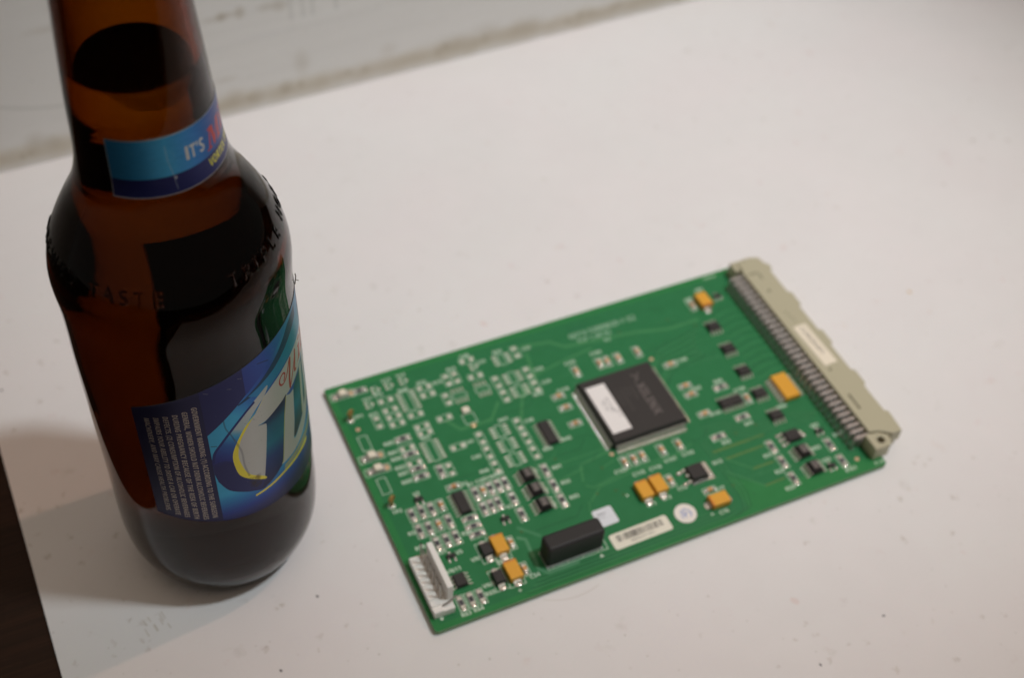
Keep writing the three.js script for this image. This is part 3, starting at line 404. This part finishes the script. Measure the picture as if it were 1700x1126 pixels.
for (const [list, ry] of [[RX, Q], [RY, 0]]) for (const [x, y] of list) { const m = add(resistor, x, y, 0.27, ry); m.children[0].material = darks[Math.floor(rnd() * 3)]; }
for (const [list, ry] of [[CX, Q], [CY, 0]]) for (const [x, y] of list) add(capacitor, x, y, 0.45, ry).material = tans[Math.floor(rnd() * 3)];
for (const [x, y] of PX) for (const s of [-1, 1]) put('solder_pad', G.pad, M.pad, x + s * 1.62, y, 0, rnd() * 6);
for (const [x, y] of PY) for (const s of [-1, 1]) put('solder_pad', G.pad, M.pad, x, y + s * 1.62, 0, rnd() * 6);
for (const [x, y] of S23E) for (const [a, b] of [[-1.05, 0.85], [-1.05, -0.85], [1.15, 0]]) put('solder_pad', G.padS, M.pad, x + a, y + b);
put('solder_pad', pad(2.3, 2, 0.5), std(0.8, 0.62, 0.36, 0.2, 0.7), 40.5, 66);
put('cream_block', rbox(2.5, 1.3, 2.3, 0.3, 2), std(0.86, 0.78, 0.64, 0.35), 40.4, 72.4, 0.65);
const rows = (x, y, n, along, off, geo) => { const g = []; for (let i = 0; i < n; i++) for (const s of [-1, 1]) { const a = (i - (n - 1) / 2) * 1.24; g.push(geo.clone().translate((along === 'y' ? s * off : a) * MM, 0, (along === 'y' ? -a : -s * off) * MM)); } const m = put('pad_row', mergeGeometries(g), M.pad, x, y); m.userData.kind = 'stuff'; };
for (const [x, y] of SO14E) rows(x, y, 7, 'y', 2.5, G.padLong);
for (const [x, y] of SO8EX) rows(x, y, 4, 'x', 2.45, G.padLongT);
for (const [x, y] of SO8EY) rows(x, y, 4, 'y', 2.45, G.padLong);
for (const [x, y] of [[4.8, 78.6], [77.4, 38], [151.6, 5.4], [109.4, 69.5]]) put('fiducial_mark', new THREE.CylinderGeometry(0.75 * MM, 0.75 * MM, 0.06 * MM, 24), std(0.72, 0.5, 0.34, 0.4, 0.5), x, y, 0.03);

// ---- packages with gull-wing leads (leads leave along +x and -x, rows run along z)
function gull(w, h, reach, foot, t = 0.18) {      // x outward from the body wall, y up from the board
  const a = reach * 0.3, b = reach - foot;
  return prism([[-0.2, h], [a, h], [b + t * 0.5, t], [reach, t], [reach, 0.01], [b - t * 0.4, 0.01], [a - t * 0.6, h - t], [-0.2, h - t]], w);
}
function chip(name, w, l, h, n, pitch, span, mat, lw, x, y, ry, bev = 0.35, lift = 0.15, sides = [-1, 1]) {
  const b = new THREE.Mesh(chipBody(w, l, h, bev), mat); b.name = name; board.add(b); at(b, x, y, lift + h / 2, ry); b.castShadow = b.receiveShadow = true;
  const g = gull(lw, lift + h * 0.52, (span - w) / 2, 0.62), pads = pad(1.25, lw * 1.3, 0.45);
  for (const s of sides) for (let i = 0; i < n; i++) { const z = (i - (n - 1) / 2) * pitch; part('lead', g, M.lead, b, s * w / 2, -lift - h / 2, z, s < 0 ? Math.PI : 0); part('solder_joint', pads, M.pad, b, s * (span / 2 - 0.1), -lift - h / 2, z); }
  return b;
}
function chipBody(w, l, h, bev) {                 // moulded body: two draft-angled halves
  const m = h * 0.08, lay = [[h / 2, bev], [m, 0.02], [-m, 0.02], [-h / 2, bev * 0.8]], pos = [], idx = [], r = Math.min(0.12, bev * 0.4);
  const ring = (y, i) => { const a = w / 2 - i, b = l / 2 - i; for (const [sx, sz] of [[1, 1], [-1, 1], [-1, -1], [1, -1]]) { const fl = sx * sz > 0; const p = [[sx * a, sz * (b - r)], [sx * (a - r), sz * b]]; if (!fl) p.reverse(); for (const [px, pz] of p) pos.push(px, y, pz); } };
  ring(h / 2 - 0.001, bev + 0.06); const all = [[h / 2 - 0.05, bev], [m, 0.02], [-m, 0.02], [-h / 2, bev * 0.8]]; all.forEach((q) => ring(...q));
  const n = 8; for (let j = 0; j < 4; j++) for (let i = 0; i < n; i++) { const a = j * n + i, b = j * n + (i + 1) % n; idx.push(a, b, b + n, a, b + n, a + n); }
  for (let i = 1; i < n - 1; i++) { idx.push(0, i + 1, i); idx.push(4 * n, 4 * n + i, 4 * n + i + 1); }
  const g = new THREE.BufferGeometry(); g.setAttribute('position', new THREE.Float32BufferAttribute(pos, 3)); g.setIndex(idx); g.scale(MM, MM, MM);
  const f = g.toNonIndexed(); f.computeVertexNormals(); return f;
}
const dot = (b, x, y, z, r = 0.35) => part('pin_mark', new THREE.CylinderGeometry(r * MM, r * MM, 0.02 * MM, 16), std(0.035, 0.033, 0.032, 0.8), b, x, y, z);
{ const c = chip('logic_chip', 3.9, 8.65, 1.5, 7, 1.27, 6, M.black, 0.42, 24.55, 38.6, 0); dot(c, -1.1, 0.76, -3.4); }
{ const c = chip('logic_chip_001', 3.9, 9.9, 1.5, 8, 1.27, 6, M.black, 0.42, 61.6, 53.4, 0); dot(c, -1.1, 0.76, -4); }
{ const c = chip('logic_chip_002', 3.9, 8.65, 1.5, 7, 1.27, 6, M.black, 0.42, 125, 41.9, Q); dot(c, -1.1, 0.76, 3.4); }
[[13.1, 13, 0], [137.2, 74.3, Q], [136.8, 63.2, Q], [136.3, 52.2, Q], [136.2, 41.5, Q], [136.2, 31, Q]].forEach(([x, y, r], i) => chip('small_chip' + (i ? '_00' + i : ''), 3.8, 4.8, 1.5, 4, 1.27, 6, M.black, 0.42, x, y, r));
[[47.9, 40.2], [47.9, 34.1], [47.9, 28], [135.8, 14.4], [135.8, 7.3]].forEach(([x, y], i) => {
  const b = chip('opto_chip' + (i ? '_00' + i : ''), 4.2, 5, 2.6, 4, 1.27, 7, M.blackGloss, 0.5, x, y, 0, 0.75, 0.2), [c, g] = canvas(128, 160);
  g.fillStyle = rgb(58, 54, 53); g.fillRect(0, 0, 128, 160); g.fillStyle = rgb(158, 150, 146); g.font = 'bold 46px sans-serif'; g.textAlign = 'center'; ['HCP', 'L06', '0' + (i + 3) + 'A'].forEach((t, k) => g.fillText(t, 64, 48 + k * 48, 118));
  part('drawn_face', new THREE.PlaneGeometry(2.5 * MM, 3.2 * MM).rotateX(-Q), std(1, 1, 1, 0.4, 0, { map: tex(c) }), b, 0, 1.312, 0);  // grey lettered face paints in the sheen of the glossy opto tops
});
{ const c = chip('resistor_network', 6, 10.9, 2.3, 8, 1.27, 9, M.tant, 0.6, 145.4, 40.2, 0, 0.25); c.children.filter((o) => o.name === 'solder_joint').forEach((o) => o.scale.set(1.1, 2.6, 1.1)); }
[[14, 22], [12.7, 45.1], [34.8, 28.1], [146.2, 20], [141.9, 6.2], [146.5, 87.3]].forEach(([x, y], i) => {
  const b = put('transistor' + (i ? '_00' + i : ''), chipBody(2.9, 1.5, 1, 0.15), M.black, x, y, 0.62), g = gull(0.45, 0.55, 0.75, 0.4, 0.14), p = pad(0.95, 1.1, 0.3);
  for (const [s, a] of [[1, -0.95], [1, 0.95], [-1, 0]]) { part('lead', g, M.lead, b, a, -0.62, s * 0.75, -s * Q); part('solder_joint', p, M.solder, b, a, -0.62, s * 1.5); }
});
{
  const b = put('power_transistor', chipBody(5.6, 4.6, 1.7, 0.35), M.black, 136.4, 21.4, 0.95), g = gull(0.8, 0.95, 1.6, 0.8, 0.24), p = pad(1.6, 1.5, 0.6);
  for (const [s, z] of [[-1, -2.0], [-1, 0], [-1, 2.0]]) { part('lead', g, M.lead, b, s * 2.7, -0.95, z, Math.PI); part('solder_joint', p, M.solder, b, -4.4, -0.95, z); }
  part('lead', gull(2.6, 0.95, 1.5, 0.8, 0.24), M.lead, b, 2.7, -0.95, 0); part('solder_joint', pad(1.7, 2, 0.6), M.solder, b, 4.1, -0.95, 0.6);
}
{
  const b = put('voltage_regulator', chipBody(6.1, 6, 2.3, 0.35), M.black, 99, 20.3, 1.2), g = gull(0.8, 1.1, 2.5, 1, 0.4), p = pad(1.9, 1.5, 0.75);
  for (const z of [-2.28, 2.28]) { part('lead', g, M.lead, b, -3, -1.2, z, Math.PI); part('solder_joint', p, M.solder, b, -5.2, -1.2, z); }
  part('lead', box(1, 0.4, 0.8), M.lead, b, -3.4, -0.1, 0);
  part('mounting_tab', rbox(2.4, 0.55, 5.4, 0.12), M.tin, b, 3.7, -0.75, 0); part('solder_pad', box(8.2, 0.16, 7), M.solder, b, 1.0, -1.12, 0);
}
{
  const [c, x] = canvas(1024, 1024), S = 1024 / 27; x.fillStyle = rgb(44, 41, 40); x.fillRect(0, 0, 1024, 1024);
  for (let i = 0; i < 9000; i++) { x.fillStyle = rnd() < 0.5 ? 'rgba(70,66,64,0.16)' : 'rgba(26,24,24,0.2)'; x.fillRect(rnd() * 1024, rnd() * 1024, 2, 2); }
  x.save(); x.translate(18 * S, 7.6 * S); x.rotate(Q); x.fillStyle = 'rgba(128,118,114,0.7)'; x.font = `bold ${Math.round(4.3 * S)}px sans-serif`; x.fillText('XILINX', 0, 0); x.restore();
  x.strokeStyle = 'rgba(120,112,108,0.7)'; x.lineWidth = 0.5 * S; x.beginPath(); x.moveTo(18.4 * S, 3.1 * S); x.lineTo(20.2 * S, 5.2 * S); x.lineTo(18.4 * S, 6.6 * S); x.moveTo(21.4 * S, 3.1 * S); x.lineTo(19.6 * S, 4.6 * S); x.stroke();
  x.save(); x.translate(15.4 * S, 7.4 * S); x.rotate(Q); x.fillStyle = 'rgba(92,86,84,0.6)'; x.font = `${Math.round(1.5 * S)}px sans-serif`; ['SPARTAN', 'XCS30', 'PQ208AKP0125', 'F1148372A', '3C'].forEach((s, i) => x.fillText(s, 0, i * 1.9 * S)); x.restore();
  const cx = 92.4, cy = 53, b = put('processor_chip', chipBody(28, 28, 3.4, 0.55), M.black, cx, cy, 2.05);
  const face = part('drawn_face', new THREE.PlaneGeometry(26.6 * MM, 26.6 * MM).rotateX(-Q), std(1, 1, 1, 0.52, 0, { map: tex(c) }), b, 0, 1.708, 0);
  const [sc, y] = canvas(256, 768); y.fillStyle = rgb(236, 232, 230); y.fillRect(0, 0, 256, 768); y.save(); y.translate(150, 240); y.rotate(Q); y.fillStyle = 'rgba(60,60,66,0.85)'; y.font = '62px sans-serif'; y.fillText('V3.10 B0', -20, 0); y.font = '50px sans-serif'; y.fillText('7341 A5', 0, 58); y.fillText('02.11', 200, -52); y.restore();
  part('paper_label', join(box(7, 0.1, 20.6)), std(1, 1, 1, 0.55, 0, { map: tex(sc) }), b, -8.9, 1.76, 0);
  const g = gull(0.27, 2.0, 1.3, 0.6, 0.18), pg = pad(1.8, 0.34, 0.1), pr = [];
  for (let s = 0; s < 4; s++) for (let i = 0; i < 52; i++) { const a = (i - 25.5) * 0.5, q = s * Q; pr.push(pg.clone().rotateY(q).translate((Math.cos(q) * 15.2 + Math.sin(q) * a) * MM, -2.05 * MM, (-Math.sin(q) * 15.2 + Math.cos(q) * a) * MM)); }
  part('pad_row', mergeGeometries(pr), M.solder, b).userData.kind = 'stuff';
  for (let s = 0; s < 4; s++) for (let i = 0; i < 52; i++) { const a = (i - 25.5) * 0.5, q = s * Q, l = part('lead', g, M.lead, b, Math.cos(q) * 14 + Math.sin(q) * a, -2.05, -Math.sin(q) * 14 + Math.cos(q) * a, q); }
  dot(b, -12.2, 1.715, -12.2, 0.7);
}
// ---- tantalum capacitors, diodes, lamps, relay
const tantalum = new THREE.Mesh(rbox(4.3, 2.5, 6.4, 0.3, 2), M.tant); tantalum.name = 'tantalum_capacitor';
part('polarity_band', rbox(4.32, 1.9, 0.9, 0.2, 1), M.stripe, tantalum, 0, 0.31, -2.76);
for (const s of [-1, 1]) { part('terminal', join(shift(box(2.4, 0.2, 1.1), 0, -1.26, 0), shift(box(2.4, 1.1, 0.18), 0, -0.75, -s * 0.44)), M.tin, tantalum, 0, 0, s * 3.66); part('solder_joint', pad(2.7, 2, 0.4), M.solder, tantalum, 0, -1.45, s * 4); }
for (const [x, y, r] of [[28.75, 19.4, 0], [28.85, 9.5, 0], [79.6, 20.35, Math.PI * 0 + 0], [84.9, 20.6, 0], [139.9, 86.3, Math.PI], [99.9, 8, Q]]) add(tantalum, x, y, 1.5, r);
const diode = new THREE.Mesh(chipBody(3.6, 4.6, 2.1, 0.3), M.black); diode.name = 'diode';
for (const s of [-1, 1]) { part('terminal', join(shift(box(2.1, 1.0, 0.2), 0, -0.5, -s * 0.42), shift(box(2.1, 0.24, 1), 0, -0.95, 0)), M.tin, diode, 0, 0, s * 2.75); part('solder_joint', pad(2.5, 2, 0.5), M.solder, diode, 0, -1.18, s * 3.2); }
for (const [x, y] of [[24.5, 19.5], [24.1, 9.2]]) add(diode, x, y, 1.2);
const led = new THREE.Mesh(rbox(4.4, 0.8, 2.3, 0.12, 1), std(0.4, 0.38, 0.34, 0.5)); led.name = 'indicator_light';
part('lens', rbox(2.5, 1.5, 2.4, 0.35, 2), std(0.86, 0.78, 0.64, 0.35), led, 0, 0.9, 0);
for (const s of [-1, 1]) part('solder_joint', pad(2.1, 2.4, 0.5), s < 0 ? M.solder : std(0.6, 0.42, 0.26, 0.4, 0.4), led, s * 2.8, -0.42, 0);
for (const [x, y] of [[4.95, 94.2], [5, 66.3], [5.1, 60.8]]) add(led, x, y, 0.45);
for (const [x, y] of [[3.9, 83.08], [4.14, 46.2]]) {
  const p = put('test_pin', join(shift(new THREE.CylinderGeometry(0.5 * MM, 0.55 * MM, 3.2 * MM, 16).toNonIndexed(), 0, 1.6, 0), shift(new THREE.TorusGeometry(0.95 * MM, 0.42 * MM, 10, 24).rotateY(0.5), 0, 4.0, 0)), M.brass, x, y, 0);
  part('solder_joint', pad(1.9, 1.9, 0.5), M.solder, p);
}
{
  const b = put('relay', rbox(19.2, 9.5, 5.9, 1.1, 5), std(0.016, 0.015, 0.015, 0.6), 48.6, 9.8, 5.15);
  part('base_rim', box(18.9, 0.5, 6.0), std(0.5, 0.52, 0.5, 0.5), b, 0, -4.85, 0);
  for (let i = 0; i < 4; i++) part('pin', box(0.5, 1, 0.3), M.tin, b, -7.6 + i * 5.08, -4.9, 3.1);
}
// ---- stickers
function sticker(name, w, h, r, draw, x, y, rot) {
  const s = new THREE.Shape(); if (r * 2 >= w) s.absarc(0, 0, r, 0, 2 * Math.PI); else { s.moveTo(-w / 2 + r, -h / 2); s.lineTo(w / 2 - r, -h / 2); s.absarc(w / 2 - r, -h / 2 + r, r, -Q, 0); s.lineTo(w / 2, h / 2 - r); s.absarc(w / 2 - r, h / 2 - r, r, 0, Q); s.lineTo(-w / 2 + r, h / 2); s.absarc(-w / 2 + r, h / 2 - r, r, Q, 2 * Q); s.lineTo(-w / 2, -h / 2 + r); s.absarc(-w / 2 + r, -h / 2 + r, r, 2 * Q, 3 * Q); }
  const g = new THREE.ExtrudeGeometry(s, { depth: 0.09, bevelEnabled: false, curveSegments: 12 }); g.scale(MM, MM, MM); g.rotateX(-Q);
  const [c, cx] = canvas(768, Math.round(768 * h / w)); draw(cx, 768, c.height); const t = tex(c); t.repeat.set(1 / w, 1 / h); t.offset.set(0.5, 0.5);
  return put(name, g, [std(1, 1, 1, 0.5, 0, { map: t }), M.sticker], x, y, 0.01, rot);
}
sticker('barcode_sticker', 20.4, 5.7, 0.9, (x, W, H) => {
  x.fillStyle = rgb(232, 228, 212); x.fillRect(0, 0, W, H); x.fillStyle = rgb(40, 40, 40); let p = 70; while (p < 690) { const w = 3 + Math.floor(rnd() * 3) * 4; x.fillRect(p, H * 0.16, w, H * 0.42); p += w + 4 + Math.floor(rnd() * 3) * 4; }
  x.font = '46px sans-serif'; x.textAlign = 'center'; x.fillText('00030273 1611', W / 2, H * 0.82);
}, 71.8, 7.5, 0.015);
sticker('round_sticker', 7.2, 7.2, 3.6, (x, W, H) => {
  x.fillStyle = rgb(236, 230, 222); x.fillRect(0, 0, W, H); x.strokeStyle = 'rgba(96,120,190,0.55)'; x.lineWidth = 34; x.lineCap = 'round';
  for (const p of [[[200, 480], [300, 250], [360, 520], [420, 240]], [[240, 300], [430, 200], [560, 300], [540, 560]], [[470, 330], [600, 420], [500, 560]], [[230, 540], [330, 400], [450, 420]]]) { x.beginPath(); p.forEach(([a, b], i) => (i ? x.lineTo(a, b) : x.moveTo(a, b))); x.stroke(); }
}, 88.2, 8.4, 0);
sticker('square_sticker', 6.8, 6.6, 0.8, (x, W, H) => { x.fillStyle = rgb(222, 226, 232); x.fillRect(0, 0, W, H); x.fillStyle = rgb(60, 62, 66); x.font = 'bold 96px sans-serif'; x.fillText('19AUG1', 110, 260); x.font = '70px sans-serif'; x.fillText('06 SUTZ', 150, 380); x.fillStyle = rgb(150, 155, 160, 0.6); x.fillRect(100, 440, 560, 8); }, 64.2, 17.0, 0.02);

// ---- white pin header
{
  const b = put('pin_header', join(shift(rbox(6.6, 2.0, 20.4, 0.15, 1), 0, 0, 0), shift(box(6.3, 1.0, 20.2), 0, -1.45, 0)), M.white, 4.55, 14.15, 1.98);
  for (let i = 0; i < 9; i++) part('groove_rib', rbox(3.0, 0.7, i === 0 || i === 8 ? 1.4 : 2.18, 0.08, 1), M.white, b, -1.75, 1.1, i === 0 ? 9.45 : i === 8 ? -9.45 : -(6.06 + 1.25 + 2.5 * (i - 1) - 14.15));
  part('locking_wall', rbox(1.9, 8.2, 16.7, 0.25, 2), M.white, b, 2.85, 3.6, -1.15);
  for (let i = 0; i < 8; i++) {
    const z = -(6.06 + 2.5 * i - 14.15), bent = i === 0;
    const p = bent ? [[-0.5, 0.6, 0.2], [-0.3, 1.2, 0.3], [1.0, 2.2, 0.5], [4.0, 4.1, 0.3]] : [[0, 0.6, 0], [-0.05, 4, 0.03 * (i % 3)], [-0.25 + 0.1 * (i % 2), 8.6, 0.08 * ((i % 3) - 1)]];
    part('pin', new THREE.TubeGeometry(new THREE.CatmullRomCurve3(p.map(([a, c, d]) => new THREE.Vector3(a * MM, c * MM, d * MM))), 14, 0.3 * MM, 8), M.steel, b, 0.4, 0, z);
  }
}
// ---- beige edge connector with angled pins
{
  const cg = [];
  const b = new THREE.Mesh(undefined, M.beige); b.name = 'edge_connector';
  const y0 = 3.1, y1 = 95.6, top = 6.4;
  const plan = [[157.6, 9.9], [157.6, 90.4], [158.2, 90.4], [158.2, 94.6], [161, 94.6], [161, 95.6], [164, 95.6], [167.2, 94.4], [168, 90.8], [169.1, 90]];
  for (const y of [87, 74.5, 67.5, 54.5, 47.5, 34.5, 27.5, 15]) { const inn = [87, 67.5, 47.5, 27.5].includes(y); plan.push([inn ? 169.1 : 167.9, y + 0.7], [inn ? 167.9 : 169.1, y]); }
  plan.push([168.9, 11.5], [168.4, 6.4], [164.8, 6.4], [162.4, 8.2], [160.6, 9.2]);
  const ex = (pts, h0, h1, bev) => { const g = new THREE.ExtrudeGeometry(poly(pts.map(([a, c]) => [a - 163, c - 49])), { depth: h1 - h0 - 2 * bev, bevelEnabled: true, bevelThickness: bev, bevelSize: bev, bevelOffset: -bev, bevelSegments: 2, curveSegments: 6 }); g.translate(0, 0, h0 + bev); g.scale(MM, MM, MM); g.rotateX(-Q); return g; };
  cg.push(ex(plan, 1.2, top, 0.25));                                                       // upper shell
  cg.push(ex([[160.3, 9.4], [160.3, 91], [168.4, 91], [168.4, 7.4], [164.4, 7.4]], -2.6, 1.25, 0.2));   // mating face under the board edge level
  b.geometry = join(...cg); board.add(b); at(b, 163, 49, 0); b.castShadow = b.receiveShadow = true;
  // mounting ears with holes
  for (const [yy, s] of [[6, 1], [93.9, -1]]) {
    const sh = poly([[-3.6, -2.9], [2.2, -2.9], [3.4, -1.4], [3.6, 1.2], [1.4, 2.9], [-2.2, 3.6], [-3.6, 3.6]].map(([a, c]) => [a, c * s * (s < 0 ? 0.72 : 1)])); const h = new THREE.Path(); h.absarc(0.2, 0, s < 0 ? 1.1 : 1.35, 0, 2 * Math.PI, true); sh.holes.push(h);
    const g = new THREE.ExtrudeGeometry(sh, { depth: 5.3, bevelEnabled: true, bevelThickness: 0.2, bevelSize: 0.2, bevelOffset: -0.2, bevelSegments: 2, curveSegments: 20 }); g.translate(0, 0, 0.25); g.scale(MM, MM, MM); g.rotateX(-Q);
    part('mounting_ear', g, M.beige, b, 159.6 - 163, 0, -(yy - 49)); part('hole_floor', new THREE.CylinderGeometry(1.4 * MM, 1.4 * MM, 0.3 * MM, 20), M.dark, b, 159.8 - 163, 2.2, -(yy - 49));
  }
  part('pin_comb', box(1.2, 3.6, 82), std(0.1, 0.095, 0.075, 0.7), b, 157.0 - 163, 2.1, -0.3);
  const path = (r0, hh, x1) => { const q = [[r0, hh], [x1 + 0.7, hh], [x1, hh - 0.7], [x1 - 0.3, 0.05], [x1 + 0.45, 0.05], [x1 + 0.7, hh - 1.1], [x1 + 1.1, hh - 0.62], [r0, hh - 0.62]]; return prism(q.map(([a, c]) => [a - 163, c]), 1.25, 0.08); };
  const rowsP = [[5.3, 152.0], [3.6, 154.6]];
  for (let i = 0; i < 32; i++) rowsP.forEach(([h, x1], j) => part('pin', i === 0 ? (rowsP[j].g = path(157.8, h, x1)) : rowsP[j].g, M.steel, b, 0, 0, -(49.3 + (i - 15.5) * 2.54 - 49)));
  const sj = pad(1.7, 1.7, 0.55);
  for (let i = 0; i < 32; i++) part('solder_joint', sj, M.steel, b, 152.4 - 163, 0, -(49.3 + (i - 15.5) * 2.54 - 49));
  const mark = (g, x, y, ry = 0) => part('moulded_mark', g, std(0.12, 0.11, 0.07, 0.8), b, x - 163, top + 0.012, -(y - 49), ry);
  mark(box(0.5, 0.05, 3), 162.7, 85.6); mark(box(3.4, 0.05, 0.5), 160.8, 87.6); mark(new THREE.CylinderGeometry(0.55 * MM, 0.55 * MM, 0.05 * MM, 16), 161.7, 77.9); mark(new THREE.CylinderGeometry(0.5 * MM, 0.5 * MM, 0.05 * MM, 16), 161, 37.7);
  mark(box(0.55, 0.05, 7), 160.5, 22.6); for (let i = 0; i < 6; i++) mark(box(0.8, 0.05, 0.35), 160.7, 25.4 - i * 1.1); for (let i = 0; i < 4; i++) mark(box(0.9, 0.05, 0.3), 161.5 + 0.25 * i, 66.6 - i * 1.6, 0.3);
  const [c, x] = canvas(256, 900); x.fillStyle = rgb(236, 226, 206); x.fillRect(0, 0, 256, 900); x.save(); x.translate(96, 60); x.rotate(Q); x.fillStyle = rgb(50, 48, 46); x.font = '118px sans-serif'; x.scale(0.92, 1); x.fillText('C22020CAP1', 0, 0); x.restore();
  part('paper_label', rbox(5.2, 0.1, 19.4, 0.04, 1), std(1, 1, 1, 0.6, 0, { map: tex(c) }), b, 162.6 - 163, top + 0.06, -(49.5 - 49), 0.03);
}
renderer.render(scene, camera);
